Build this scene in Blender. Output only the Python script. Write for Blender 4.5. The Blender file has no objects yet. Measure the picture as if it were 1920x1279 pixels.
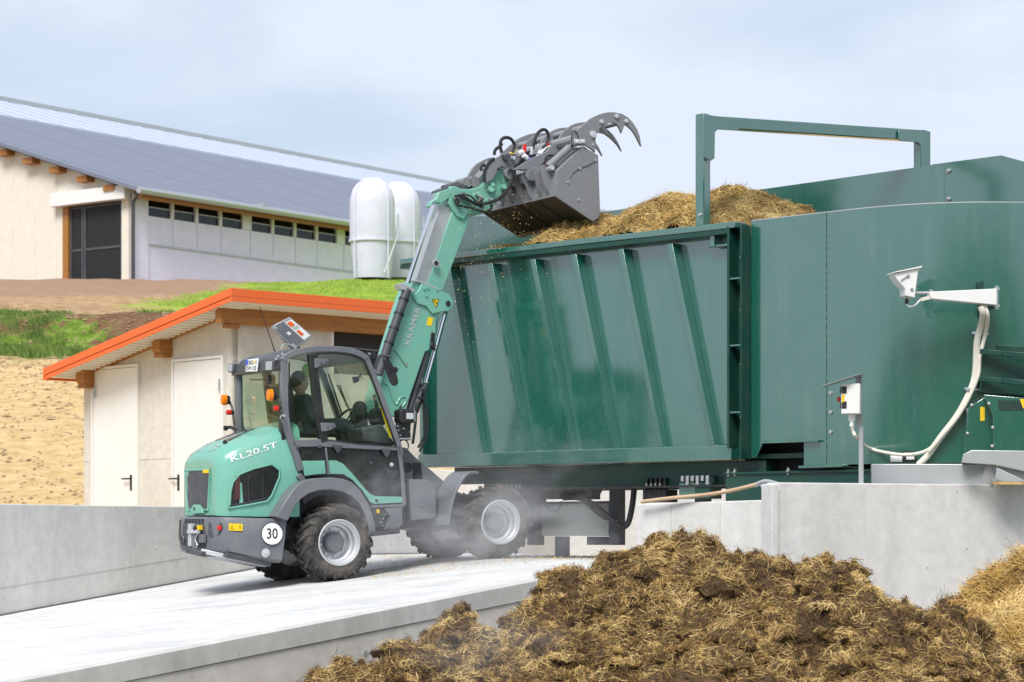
import bpy, bmesh, math, random
import numpy as np
from mathutils import Vector, Matrix, noise
random.seed(7); np.random.seed(7)
R_ = math.radians
# ------------------------------------------------------------------ camera, sky, sun
FPX, CX, HY, ZC = 4500.0, 960.0, 1000.0, 0.29      # focal length in photo pixels, optical axis, horizon row, eye height over the pad
scn = bpy.context.scene
COL = scn.collection
cam_d = bpy.data.cameras.new('camera'); cam = bpy.data.objects.new('camera', cam_d); COL.objects.link(cam)
cam.location = (0, 0, ZC); cam.rotation_euler = (R_(90), 0, 0)
cam_d.sensor_width = 36; cam_d.lens = FPX/1920*36; cam_d.shift_y = (HY-639.5)/1920
cam_d.clip_start = .5; cam_d.clip_end = 5000
cam_d.dof.use_dof = True; cam_d.dof.focus_distance = 25.5; cam_d.dof.aperture_fstop = 4.2
scn.camera = cam
SUN_EL, SUN_AZ = 50, 197        # compass degrees: 180 is behind the camera, more is to its left
w = bpy.data.worlds.new('World'); scn.world = w; w.use_nodes = True
nt = w.node_tree; nt.nodes.clear()
def N(t, typ, **kw):
    n = t.nodes.new(typ)
    for k, v in kw.items():
        if hasattr(n, k) and k not in ('Scale',): setattr(n, k, v)
        else: n.inputs[k].default_value = v
    return n
out = N(nt, 'ShaderNodeOutputWorld'); bg = N(nt, 'ShaderNodeBackground')
sky = N(nt, 'ShaderNodeTexSky', sky_type='NISHITA', sun_disc=False, sun_elevation=R_(SUN_EL), sun_rotation=R_(SUN_AZ), air_density=1.0, dust_density=1.2, ozone_density=2.0)
tc = N(nt, 'ShaderNodeTexCoord'); mp = N(nt, 'ShaderNodeMapping'); mp.inputs['Scale'].default_value = (1, 1, 3.2)
nz = N(nt, 'ShaderNodeTexNoise'); nz.inputs['Scale'].default_value = 4.6; nz.inputs['Detail'].default_value = 9; nz.inputs['Distortion'].default_value = .35; nz.inputs['Roughness'].default_value = .5
rp = N(nt, 'ShaderNodeValToRGB'); rp.color_ramp.elements[0].position = .40; rp.color_ramp.elements[1].position = .62
rp.color_ramp.elements[0].color = (.58, .58, .58, 1); rp.color_ramp.elements[1].color = (1, 1, 1, 1)
mx = N(nt, 'ShaderNodeMix', data_type='RGBA'); mx.inputs[7].default_value = (6.2, 6.85, 7.9, 1)
nt.links.new(tc.outputs['Generated'], mp.inputs[0]); nt.links.new(mp.outputs[0], nz.inputs[0]); nt.links.new(nz.outputs[0], rp.inputs[0])
nt.links.new(rp.outputs[0], mx.inputs[0]); nt.links.new(sky.outputs[0], mx.inputs[6]); nt.links.new(mx.outputs[2], bg.inputs[0])
bg.inputs[1].default_value = .075
nt.links.new(bg.outputs[0], out.inputs[0])
sd = bpy.data.lights.new('sun', 'SUN'); sd.energy = 2.3; sd.angle = R_(24); sd.color = (1, .96, .9)
sun = bpy.data.objects.new('sun', sd); COL.objects.link(sun)
a = R_(SUN_AZ); e = R_(SUN_EL)
sv = Vector((math.sin(a)*math.cos(e), math.cos(a)*math.cos(e), math.sin(e)))   # towards the sun
sun.rotation_euler = sv.to_track_quat('Z', 'Y').to_euler(); sun.location = sv*50
scn.view_settings.view_transform = 'Standard'; scn.view_settings.look = 'None'
scn.view_settings.exposure = .76; scn.view_settings.gamma = 1; scn.view_settings.use_curve_mapping = False
scn.render.engine = 'CYCLES'
scn.cycles.transparent_max_bounces = 24; scn.cycles.volume_bounces = 1
scn.cycles.volume_step_rate = 2.0; scn.cycles.max_bounces = 8
# ------------------------------------------------------------------ helpers
def tag(o, label=None, cat=None, group=None, kind=None):
    if label: o['label'] = label
    if cat: o['category'] = cat
    if group: o['group'] = group
    if kind: o['kind'] = kind
    return o
class Frame:
    """a place in the world: origin + yaw; the empty 'root' stands there and its parts use local coordinates"""
    def __init__(s, loc, yaw, name=None, label=None, cat=None, group=None):
        s.o = Vector(loc); s.R = Matrix.Rotation(R_(yaw), 3, 'Z'); s.Ri = s.R.inverted()
        s.root = None
        if name:
            r = bpy.data.objects.new(name, None); COL.objects.link(r); r.location = loc; r.rotation_euler = (0, 0, R_(yaw))
            r.empty_display_size = .2
            tag(r, label, cat, group); s.root = r
    def at(s, px, py, l=None, x=None, z=None):
        o = s.Ri @ (Vector((0, 0, ZC))-s.o); d = s.Ri @ Vector(((px-CX)/FPX, 1, (HY-py)/FPX))
        if l is not None: t = (l-o.y)/d.y
        elif x is not None: t = (x-o.x)/d.x
        else: t = (z-o.z)/d.z
        return o+d*t
    def l(s, v): return s.Ri @ (Vector(v)-s.o)
    def w(s, v): return s.R @ Vector(v)+s.o
def WP(px, py, Y): return Vector(((px-CX)/FPX*Y, Y, ZC+(HY-py)/FPX*Y))
def zz(ox, oy, sc, pts): return [(ox+p[0]/sc, oy+p[1]/sc)+tuple(p[2:]) for p in pts]
def Z1(*p): return zz(320, 560, 2.326, p)
def Z2(*p): return zz(640, 500, 2.167, p)
def Z3(*p): return zz(800, 180, 4.264, p)
def Z4(*p): return zz(400, 620, 4.918, p)
def Z5(*p): return zz(320, 820, 4.41, p)
class MB:
    def __init__(s): s.v = []; s.f = []; s.m = []
    def add(s, vs, fs, mi=0):
        b = len(s.v); s.v += [tuple(v) for v in vs]; s.f += [tuple(b+i for i in f) for f in fs]; s.m += [mi]*len(fs); return s
    def box(s, c, d, R=None, mi=0):
        c = Vector(c); vs = []
        for i in (-1, 1):
            for j in (-1, 1):
                for k in (-1, 1):
                    q = Vector((i*d[0]/2, j*d[1]/2, k*d[2]/2)); vs.append(c+(R @ q if R else q))
        return s.add(vs, [(0,1,3,2),(4,6,7,5),(0,4,5,1),(2,3,7,6),(0,2,6,4),(1,5,7,3)], mi)
    def bb(s, x0, x1, y0, y1, z0, z1, mi=0): return s.box(((x0+x1)/2,(y0+y1)/2,(z0+z1)/2),(x1-x0,y1-y0,z1-z0),None,mi)
    def loop2(s, A, B, mi=0, caps=True):
        n = len(A); fs = [(i,(i+1)%n,n+(i+1)%n,n+i) for i in range(n)]
        if caps: fs += [tuple(range(n))[::-1], tuple(range(n, 2*n))]
        return s.add(list(A)+list(B), fs, mi)
    def prism(s, pts, l0, l1, mi=0):         # pts (s,z) or 3D (y replaced)
        q = [(p[0], p[-1]) for p in pts]
        return s.loop2([(x, l0, z) for x, z in q], [(x, l1, z) for x, z in q], mi)
    def ext(s, pts, d, mi=0):
        d = Vector(d); return s.loop2([Vector(p) for p in pts], [Vector(p)+d for p in pts], mi)
    def loft(s, rings, mi=0, caps=True):
        n = len(rings[0]); vs = [p for r in rings for p in r]; fs = []
        for k in range(len(rings)-1):
            for i in range(n): fs.append((k*n+i, k*n+(i+1)%n, (k+1)*n+(i+1)%n, (k+1)*n+i))
        if caps: fs += [tuple(range(n))[::-1], tuple((len(rings)-1)*n+i for i in range(n))]
        return s.add(vs, fs, mi)
    def tube(s, path, r, n=8, mi=0, smoothn=0):
        P = [Vector(p) for p in path]
        if smoothn: P = catmull(P, smoothn)
        rs = r if isinstance(r, (list, tuple)) else [r]*len(P)
        if len(rs) != len(P): rs = list(np.interp(np.linspace(0,1,len(P)), np.linspace(0,1,len(rs)), rs))
        rings = []; up = None
        for i, p in enumerate(P):
            d = (P[min(i+1,len(P)-1)]-P[max(i-1,0)]).normalized()
            if up is None: up = d.orthogonal().normalized()
            else:
                up = (up-d*up.dot(d)); up = up.normalized() if up.length > 1e-6 else d.orthogonal().normalized()
            q = d.cross(up)
            rings.append([p+(up*math.cos(2*math.pi*k/n)+q*math.sin(2*math.pi*k/n))*rs[i] for k in range(n)])
        return s.loft(rings, mi)
    def lathe(s, prof, o, ax, n=32, mi=0):    # prof [(r, along)]
        ax = Vector(ax).normalized(); u = ax.orthogonal().normalized(); q = ax.cross(u); o = Vector(o)
        rings = [[o+ax*h+(u*math.cos(2*math.pi*k/n)+q*math.sin(2*math.pi*k/n))*max(r,1e-4) for k in range(n)] for r, h in prof]
        if prof[0][0] > .001 and prof[-1][0] > .001: rings.append(list(rings[0]))
        return s.loft(rings, mi, caps=False)
    def bar(s, a, b, w, h, up=(0,0,1), mi=0):
        a = Vector(a); b = Vector(b); d = (b-a); L = d.length; d.normalize(); up = Vector(up)
        q = d.cross(up).normalized(); u = q.cross(d)
        return s.box((a+b)/2, (L, w, h), Matrix((d, q, u)).transposed(), mi)
    def build(s, name, mats, parent=None, bevel=0, smooth=35, seg=2, base=True):
        me = bpy.data.meshes.new(name); V = s.v; off = Vector((0,0,0))
        if parent is None and base and V:
            A = np.array(V); off = Vector(((A[:,0].min()+A[:,0].max())/2, (A[:,1].min()+A[:,1].max())/2, A[:,2].min()))
            V = [tuple(x) for x in (A-np.array(off))]
        me.from_pydata(V, [], s.f)
        if not isinstance(mats, (list, tuple)): mats = [mats]
        for m in mats: me.materials.append(m)
        if len(mats) > 1: me.polygons.foreach_set('material_index', s.m)
        bm = bmesh.new(); bm.from_mesh(me); bmesh.ops.recalc_face_normals(bm, faces=bm.faces); bm.to_mesh(me); bm.free()
        if smooth: me.shade_smooth(); me.set_sharp_from_angle(angle=R_(smooth))
        o = bpy.data.objects.new(name, me); COL.objects.link(o); o.location = off
        if parent is not None: o.parent = parent
        if bevel:
            b = o.modifiers.new('bevel', 'BEVEL'); b.width = bevel; b.segments = seg; b.limit_method = 'ANGLE'; b.angle_limit = R_(40); b.harden_normals = False
        return o
def catmull(P, n):
    out = []; P = [Vector(p) for p in P]
    for i in range(len(P)-1):
        p0 = P[max(i-1,0)]; p1 = P[i]; p2 = P[i+1]; p3 = P[min(i+2,len(P)-1)]
        for k in range(n):
            t = k/n; out.append(.5*((2*p1)+(p2-p0)*t+(2*p0-5*p1+4*p2-p3)*t*t+(3*p1-p0-3*p2+p3)*t**3))
    out.append(P[-1]); return out
def closed_smooth(pts, n=4):
    P = [Vector((p[0], p[1], 0)) for p in pts]; L = len(P); out = []
    for i in range(L):
        p0, p1, p2, p3 = P[i-1], P[i], P[(i+1)%L], P[(i+2)%L]
        for k in range(n):
            t = k/n; q = .5*((2*p1)+(p2-p0)*t+(2*p0-5*p1+4*p2-p3)*t*t+(3*p1-p0-3*p2+p3)*t**3); out.append((q.x, q.y))
    return out
def strip2(pts, w):        # 2D ribbon outline round a polyline of (s,z)
    P = [Vector((p[0], p[-1])) for p in pts]; ws = w if isinstance(w, (list, tuple)) else [w]*len(P)
    A = []; B = []
    for i, p in enumerate(P):
        d = (P[min(i+1,len(P)-1)]-P[max(i-1,0)]).normalized(); n = Vector((-d.y, d.x))
        if 0 < i < len(P)-1:
            d1 = (P[i]-P[i-1]).normalized(); k = 1/max(.5, abs(n.dot(Vector((-d1.y, d1.x)))))
        else: k = 1
        A.append(p+n*ws[i]/2*k); B.append(p-n*ws[i]/2*k)
    return [(q.x, q.y) for q in A+B[::-1]]
def text_mesh(txt, bl, br, tl, mat, parent, name='lettering', depth=.003, bold=0):
    cu = bpy.data.curves.new('t', 'FONT'); cu.body = txt; cu.resolution_u = 3; cu.offset = bold
    o = bpy.data.objects.new('t', cu); COL.objects.link(o); bpy.context.view_layer.update()
    me = bpy.data.meshes.new_from_object(o.evaluated_get(bpy.context.evaluated_depsgraph_get()))
    bpy.data.objects.remove(o); bpy.data.curves.remove(cu)
    A = np.array([v.co[:] for v in me.vertices]); mn = A.min(0); mxx = A.max(0)
    bl, br, tl = Vector(bl), Vector(br), Vector(tl); U = br-bl; V = tl-bl; n = U.cross(V).normalized()
    for v in me.vertices:
        v.co = bl+U*((v.co.x-mn[0])/(mxx[0]-mn[0]))+V*((v.co.y-mn[1])/(mxx[1]-mn[1]))+n*depth
    me.name = name; me.materials.clear(); me.materials.append(mat)
    o = bpy.data.objects.new(name, me); COL.objects.link(o); o.parent = parent
    return o
# ------------------------------------------------------------------ materials
def newmat(name):
    m = bpy.data.materials.new(name); m.use_nodes = True; t = m.node_tree; b = t.nodes['Principled BSDF']; return m, t, b
def noise_n(t, scale, detail=5, rough=.55, dist=0, vec=None, obj=True):
    tc = t.nodes.new('ShaderNodeTexCoord'); n = t.nodes.new('ShaderNodeTexNoise')
    n.inputs['Scale'].default_value = scale; n.inputs['Detail'].default_value = detail; n.inputs['Roughness'].default_value = rough; n.inputs['Distortion'].default_value = dist
    if vec:
        mp = t.nodes.new('ShaderNodeMapping'); mp.inputs['Scale'].default_value = vec
        t.links.new(tc.outputs['Object'], mp.inputs[0]); t.links.new(mp.outputs[0], n.inputs[0])
    else: t.links.new(tc.outputs['Object'], n.inputs[0])
    return n
def ramp(t, src, stops):
    r = t.nodes.new('ShaderNodeValToRGB'); e = r.color_ramp.elements
    while len(e) < len(stops): e.new(.5)
    for k, (p, c) in enumerate(stops):
        e[k].position = p; e[k].color = (c if len(c) == 4 else tuple(c)+(1,)) if isinstance(c, (tuple, list)) else (c, c, c, 1)
    t.links.new(src, r.inputs[0]); return r
def mixc(t, fac, a, b, mode='MIX'):
    m = t.nodes.new('ShaderNodeMix'); m.data_type = 'RGBA'; m.blend_type = mode
    for s, k in ((fac, 0), (a, 6), (b, 7)):
        if hasattr(s, 'is_linked') or hasattr(s, 'links'): t.links.new(s, m.inputs[k])
        elif k == 0: m.inputs[0].default_value = s
        else: m.inputs[k].default_value = tuple(s)+(1,)
    return m
def bump(t, b, src, strength, dist=.01):
    n = t.nodes.new('ShaderNodeBump'); n.inputs['Strength'].default_value = strength; n.inputs['Distance'].default_value = dist
    t.links.new(src, n.inputs['Height']); t.links.new(n.outputs[0], b.inputs['Normal']); return n
def paint(name, col, rough=.35, metal=0, dirt=.25, dcol=(.30,.28,.24), dscale=3, coat=.0, bmp=.04, rv=.12):
    m, t, b = newmat(name)
    n1 = noise_n(t, dscale, 7, .65); r1 = ramp(t, n1.outputs[0], [(.42, 0), (.78, 1)])
    mul = t.nodes.new('ShaderNodeMath'); mul.operation = 'MULTIPLY'; mul.inputs[1].default_value = dirt; t.links.new(r1.outputs[0], mul.inputs[0])
    mc = mixc(t, mul.outputs[0], col, dcol); t.links.new(mc.outputs[2], b.inputs['Base Color'])
    n2 = noise_n(t, dscale*4, 4, .6)
    mr = t.nodes.new('ShaderNodeMapRange'); mr.inputs[3].default_value = max(.05, rough-rv); mr.inputs[4].default_value = rough+rv
    t.links.new(n2.outputs[0], mr.inputs[0]); t.links.new(mr.outputs[0], b.inputs['Roughness'])
    b.inputs['Metallic'].default_value = metal; b.inputs['Coat Weight'].default_value = coat; b.inputs['Coat Roughness'].default_value = .12
    if bmp: bump(t, b, noise_n(t, 40, 3).outputs[0], bmp, .004)
    return m
def concrete(name, c0, c1, pits=True, streak=(1,1,.25), bmp=.35, rough=.85, brush=None, stain=.35):
    m, t, b = newmat(name)
    n1 = noise_n(t, 1.1, 8, .6, .3, streak); r1 = ramp(t, n1.outputs[0], [(.32, c0), (.68, c1)])
    n2 = noise_n(t, 7, 6, .7); r2 = ramp(t, n2.outputs[0], [(.3, (.86,.86,.86)), (.7, (1.06,1.06,1.06))])
    mu = mixc(t, 1, r1.outputs[0], r2.outputs[0], 'MULTIPLY')
    n5 = noise_n(t, 2.4, 9, .72, .6, (1,1,.12)); r5 = ramp(t, n5.outputs[0], [(.5, 0), (.8, stain)])
    mu = mixc(t, r5.outputs[0], mu.outputs[2], tuple(.62*x for x in c0))
    last = mu.outputs[2]; hsrc = n2.outputs[0]
    if pits:
        tc = t.nodes.new('ShaderNodeTexCoord'); vo = t.nodes.new('ShaderNodeTexVoronoi'); vo.inputs['Scale'].default_value = 6.5; vo.inputs['Randomness'].default_value = 1
        t.links.new(tc.outputs['Object'], vo.inputs[0])
        n3 = noise_n(t, 2.1, 3); 
        r3 = ramp(t, vo.outputs['Distance'], [(.035, 1), (.09, 0)]); r4 = ramp(t, n3.outputs[0], [(.43, 0), (.54, 1)])
        mm = t.nodes.new('ShaderNodeMath'); mm.operation = 'MULTIPLY'; t.links.new(r3.outputs[0], mm.inputs[0]); t.links.new(r4.outputs[0], mm.inputs[1])
        mc = mixc(t, mm.outputs[0], last, tuple(.42*x for x in c0)); last = mc.outputs[2]
    if brush:
        nb = noise_n(t, 3, 7, .65, 0, brush); nb.inputs['Vector'].links[0].from_node.inputs['Rotation'].default_value = (0, 0, R_(-50)); nb.inputs['Vector'].links[0].from_node.inputs['Scale'].default_value = (.22, 2.2, 1); rb = ramp(t, nb.outputs[0], [(.32, (.80,.80,.805)), (.62, (1.06,1.06,1.06))])
        mb = mixc(t, 1, last, rb.outputs[0], 'MULTIPLY'); last = mb.outputs[2]; hsrc = nb.outputs[0]
    t.links.new(last, b.inputs['Base Color']); b.inputs['Roughness'].default_value = rough; b.inputs['Specular IOR Level'].default_value = .3
    bump(t, b, hsrc, bmp, .006)
    return m
def plain(name, col, rough=.5, metal=0, emit=None, spec=.5):
    m, t, b = newmat(name)
    n = noise_n(t, 2.5, 7, .6); r = ramp(t, n.outputs[0], [(.3, tuple(.93*c for c in col)), (.7, tuple(min(1,1.05*c) for c in col))])
    t.links.new(r.outputs[0], b.inputs['Base Color']); b.inputs['Roughness'].default_value = rough; b.inputs['Metallic'].default_value = metal
    b.inputs['Specular IOR Level'].default_value = spec
    return m
def glassm(name, tint, refl=1.0, dirt=.05):
    m = bpy.data.materials.new(name); m.use_nodes = True; t = m.node_tree; t.nodes.clear()
    o = t.nodes.new('ShaderNodeOutputMaterial'); tr = t.nodes.new('ShaderNodeBsdfTransparent'); tr.inputs[0].default_value = tuple(tint)+(1,)
    gl = t.nodes.new('ShaderNodeBsdfGlossy'); gl.inputs['Roughness'].default_value = .02; gl.inputs[0].default_value = (.9,.95,.93,1)
    fr = t.nodes.new('ShaderNodeFresnel'); gm = t.nodes.new('ShaderNodeNewGeometry'); im = t.nodes.new('ShaderNodeMapRange'); im.inputs[3].default_value = 1.45; im.inputs[4].default_value = 1/1.45; t.links.new(gm.outputs['Backfacing'], im.inputs[0]); t.links.new(im.outputs[0], fr.inputs[0])
    m1 = t.nodes.new('ShaderNodeMixShader'); t.links.new(fr.outputs[0], m1.inputs[0]); t.links.new(tr.outputs[0], m1.inputs[1]); t.links.new(gl.outputs[0], m1.inputs[2])
    df = t.nodes.new('ShaderNodeBsdfDiffuse'); df.inputs[0].default_value = (.5,.5,.46,1)
    n = noise_n(t, 5, 7, .7); r = ramp(t, n.outputs[0], [(.4, 0), (.85, dirt*3)])
    m2 = t.nodes.new('ShaderNodeMixShader'); t.links.new(r.outputs[0], m2.inputs[0]); t.links.new(m1.outputs[0], m2.inputs[1]); t.links.new(df.outputs[0], m2.inputs[2])
    t.links.new(m2.outputs[0], o.inputs[0]); return m
M = {}
M['mint'] = paint('mint_paint', (.155,.425,.33), .3, 0, .26, (.32,.36,.30), 3, .3)
M['grey'] = paint('grey_paint', (.135,.145,.165), .42, 0, .5, (.24,.235,.22), 4, .1)
M['dgrey'] = paint('dark_grey_paint', (.055,.06,.07), .45, 0, .4, (.18,.17,.16), 5)
M['black'] = paint('black_plastic', (.012,.013,.015), .45, 0, .25, (.12,.11,.10), 6)
M['gloss'] = paint('gloss_black_panel', (.012,.014,.016), .14, 0, .22, (.14,.13,.12), 3, .5)
M['bucket'] = paint('bucket_grey', (.205,.215,.235), .45, .0, .35, (.25,.24,.22), 3)
M['wear'] = paint('worn_steel', (.055,.05,.045), .55, .35, .55, (.12,.10,.07), 2.2, 0, .25)
M['steel'] = paint('bright_steel', (.62,.63,.65), .28, .9, .2, (.3,.28,.25), 8)
M['chrome'] = plain('chrome', (.8,.8,.82), .12, 1)
M['silver'] = paint('silver_rim', (.62,.64,.67), .35, .35, .3, (.36,.34,.31), 6)
M['galv'] = paint('galvanised', (.5,.52,.53), .4, .5, .3, (.35,.34,.32), 5)
M['green'] = paint('green_enamel', (.004,.098,.070), .28, 0, .2, (.08,.19,.15), 2.1, 1.0, .0, .08)
for k_ in ('green',): M[k_].node_tree.nodes['Principled BSDF'].inputs['Coat IOR'].default_value = 2.3; M[k_].node_tree.nodes['Principled BSDF'].inputs['Coat Roughness'].default_value = .12
M['dgreen'] = paint('dark_green_enamel', (.004,.05,.036), .35, 0, .3, (.08,.10,.08), 3)
M['white'] = paint('white_enamel', (.78,.78,.77), .4, 0, .12, (.5,.48,.42), 3)
M['whitew'] = plain('white_print', (.85,.85,.85), .45)
M['ink'] = plain('black_print', (.02,.02,.02), .5)
M['pgrey'] = plain('grey_print', (.42,.5,.48), .5)
M['yellow'] = plain('yellow_sticker', (.80,.56,.01), .45)
M['orange'] = paint('orange_fascia', (.78,.135,.018), .35, 0, .12, (.55,.2,.1), 4)
M['cable'] = plain('cream_cable', (.72,.69,.6), .5)
M['red'] = plain('red_lens', (.65,.015,.01), .2)
M['amber'] = plain('amber_lens', (.85,.22,.0), .15)
M['blue'] = plain('blue_cap', (.02,.08,.55), .35)
M['hose'] = plain('black_hose', (.018,.018,.02), .5)
M['rubber'] = paint('dusty_rubber', (.03,.03,.032), .8, 0, .85, (.20,.175,.145), 5, 0, .3)
M['glass'] = glassm('cab_glass', (.92,.975,.94), 1, .008)
M['glassd'] = glassm('tinted_glass', (.20,.24,.22), 1, .03)
M['glassr'] = glassm('rear_glass', (.84,.92,.86), 1, .01)
M['lens'] = plain('clear_lens', (.7,.72,.74), .1, .3)
M['ramp'] = concrete('ramp_concrete', (.60,.595,.585), (.76,.755,.75), False, (1,1,1), .25, .75, (1.6,.28,1), .12)
M['conc'] = concrete('wall_concrete', (.60,.59,.555), (.73,.72,.685))
M['conc2'] = concrete('pale_wall_concrete', (.60,.595,.58), (.72,.715,.70))
M['concw'] = concrete('warm_wall_concrete', (.58,.55,.50), (.70,.68,.635))
M['kerb'] = concrete('kerb_concrete', (.48,.475,.45), (.62,.61,.58))
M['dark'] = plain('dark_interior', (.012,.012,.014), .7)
M['skin'] = plain('skin', (.62,.38,.28), .5)
M['jacket'] = plain('dark_jacket', (.045,.052,.064), .85)
M['hair'] = plain('grey_brown_hair', (.09,.07,.055), .8)
M['barnw'] = plain('cream_cladding', (.74,.69,.60), .7)
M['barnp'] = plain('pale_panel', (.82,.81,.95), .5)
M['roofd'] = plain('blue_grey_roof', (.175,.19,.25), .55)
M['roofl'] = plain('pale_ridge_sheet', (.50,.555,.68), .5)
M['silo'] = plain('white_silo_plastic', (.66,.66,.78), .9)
def woodm(name, c0, c1, sc=(1,12,12)):
    m, t, b = newmat(name); n = noise_n(t, 2.2, 6, .6, .8, sc); r = ramp(t, n.outputs[0], [(.3, c0), (.7, c1)])
    t.links.new(r.outputs[0], b.inputs['Base Color']); b.inputs['Roughness'].default_value = .55; bump(t, b, n.outputs[0], .2, .004); return m
M['wood'] = woodm('varnished_timber', (.26,.095,.018), (.44,.20,.045), (12,1,12))
M['woodp'] = woodm('pale_wood', (.45,.30,.18), (.62,.46,.31), (1,10,10))
def dustm(name, dens, col=(.85,.85,.86), sc=1.1, lo=.42, hi=.7, axis=None):
    m = bpy.data.materials.new(name); m.use_nodes = True; t = m.node_tree; t.nodes.clear()
    o = t.nodes.new('ShaderNodeOutputMaterial'); v = t.nodes.new('ShaderNodeVolumePrincipled'); v.inputs['Color'].default_value = tuple(col)+(1,)
    n = noise_n(t, sc, 4, .55, .6); r = t.nodes.new('ShaderNodeMapRange'); r.inputs[1].default_value = lo; r.inputs[2].default_value = hi
    t.links.new(n.outputs[0], r.inputs[0])
    tc = t.nodes.new('ShaderNodeTexCoord'); g = t.nodes.new('ShaderNodeTexGradient'); g.gradient_type = 'SPHERICAL'
    mp = t.nodes.new('ShaderNodeMapping'); mp.vector_type = 'TEXTURE'; t.links.new(tc.outputs['Object'], mp.inputs[0]); t.links.new(mp.outputs[0], g.inputs[0])
    mu = t.nodes.new('ShaderNodeMath'); mu.operation = 'MULTIPLY'; t.links.new(r.outputs[0], mu.inputs[0]); t.links.new(g.outputs[1], mu.inputs[1])
    m2 = t.nodes.new('ShaderNodeMath'); m2.operation = 'MULTIPLY'; m2.inputs[1].default_value = dens; t.links.new(mu.outputs[0], m2.inputs[0])
    t.links.new(m2.outputs[0], v.inputs['Density']); t.links.new(v.outputs[0], o.inputs['Volume']); return m, mp
def streaks(m, amt, col):
    t = m.node_tree; b = t.nodes['Principled BSDF']; lk = b.inputs['Base Color'].links[0].from_socket
    n = noise_n(t, 5, 8, .7, .2, (1.6, 1.6, .10)); n2 = noise_n(t, 1.3, 5, .6); r = ramp(t, n.outputs[0], [(.50, 0), (.78, 1)]); r2 = ramp(t, n2.outputs[0], [(.42, 0), (.66, amt)])
    k = t.nodes.new('ShaderNodeMath'); k.operation = 'MULTIPLY'; t.links.new(r.outputs[0], k.inputs[0]); t.links.new(r2.outputs[0], k.inputs[1])
    c = mixc(t, k.outputs[0], lk, col); t.links.new(c.outputs[2], b.inputs['Base Color'])
streaks(M['green'], .38, (.17,.23,.17)); streaks(M['mint'], .35, (.33,.36,.28)); streaks(M['white'], .4, (.48,.46,.40))
# straw and muck: each stalk carries its own tone
def strawm(name, stops, rough=.8):
    m, t, b = newmat(name); a = t.nodes.new('ShaderNodeAttribute'); a.attribute_name = 'tone'
    r = ramp(t, a.outputs['Fac'], stops); t.links.new(r.outputs[0], b.inputs['Base Color']); b.inputs['Roughness'].default_value = rough; b.inputs['Specular IOR Level'].default_value = .25
    return m
def muckm(name, c0, c1, sc=9):
    m, t, b = newmat(name); n = noise_n(t, sc, 8, .75, .5); r = ramp(t, n.outputs[0], [(.3, c0), (.5, tuple((x+y)/2 for x, y in zip(c0, c1))), (.68, c1)])
    t.links.new(r.outputs[0], b.inputs['Base Color']); b.inputs['Roughness'].default_value = .9; b.inputs['Specular IOR Level'].default_value = .2
    n2 = noise_n(t, 42, 5, .75, 1.5); bump(t, b, n2.outputs[0], 1, .03); return m
M['straw'] = strawm('straw_stalks', [(0, (.03,.018,.010)), (.28, (.10,.060,.030)), (.5, (.22,.135,.055)), (.75, (.50,.32,.10)), (1, (.78,.58,.26))])
M['strawy'] = strawm('yellow_straw', [(0, (.16,.09,.03)), (.35, (.42,.26,.08)), (.7, (.66,.43,.13)), (1, (.78,.6,.28))])
M['silage'] = strawm('chopped_feed', [(0, (.13,.085,.03)), (.4, (.34,.23,.08)), (.75, (.52,.38,.15)), (1, (.66,.5,.24))])
M['muck'] = muckm('wet_manure', (.05,.03,.016), (.26,.165,.085))
M['mucky'] = muckm('matted_straw', (.12,.075,.03), (.40,.27,.10))
# ------------------------------------------------------------------ ground, ramp, walls
WD = Vector((.523, .852, 0)); WN = Vector((-.852, .523, 0)); W0 = Vector((-5.65, 26.5, 0))       # the long retaining wall: direction, uphill normal, a point
def fbm(x, y, s, o=4):
    v = 0; a = 1
    for k in range(o): v += a*noise.noise(Vector((x*s, y*s, 3.7*k))); s *= 2.1; a *= .5
    return v
def hill(x, y):
    if y > 34: z = .30+max(0, min(y, 89)-38.5)*.186
    else: z = .30
    if y > 89: z += (y-89)*.012
    z -= .0*x
    if y > 36:
        k = min(1, (y-36)/8)
        z += k*(.16*fbm(x, y, .16)+.07*fbm(x, y, .9))
        b = math.exp(-((y-69-2.2*fbm(x, 3, .09)-(x+10)*.1)/2.6)**2)          # eroded bank across the field
        z += .75*b*math.tanh((y-69)/1.2)
    return z
def ground_z(x, y, d):
    if y < -30: return -1.3+(-30-y)*.27+1.5*fbm(x, y, .05) if y > -110 else -1.3+21.6+1.5*fbm(x, y, .05)  # unseen slope behind the camera, added to give the green sheets dark reflections
    if d <= .05: return -1.3
    return hill(x, y)
al = sorted(set([round(v, 2) for v in list(np.arange(-9, 75, .35))+list(np.arange(-120, -9, 6))+list(np.arange(75, 140, 3))+[200, 300, 500, 900, 1500, -200, -400, -900]]))
dl = sorted(set([round(v, 2) for v in [-900, -400, -200, -120, -80, -50, -30, -15, -8, -4, -2, 0, .12]+list(np.arange(.4, 30, .35))+list(np.arange(30, 80, 1.2))+[90, 110, 140, 200, 400, 900]]))
V = []; F_ = []
for d in dl:
    for a_ in al:
        p = W0+WD*a_+WN*d; dd = d
        V.append((p.x, p.y, ground_z(p.x, p.y, dd)))
na = len(al)
for j in range(len(dl)-1):
    for i in range(na-1): F_.append((j*na+i, j*na+i+1, (j+1)*na+i+1, (j+1)*na+i))
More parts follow.
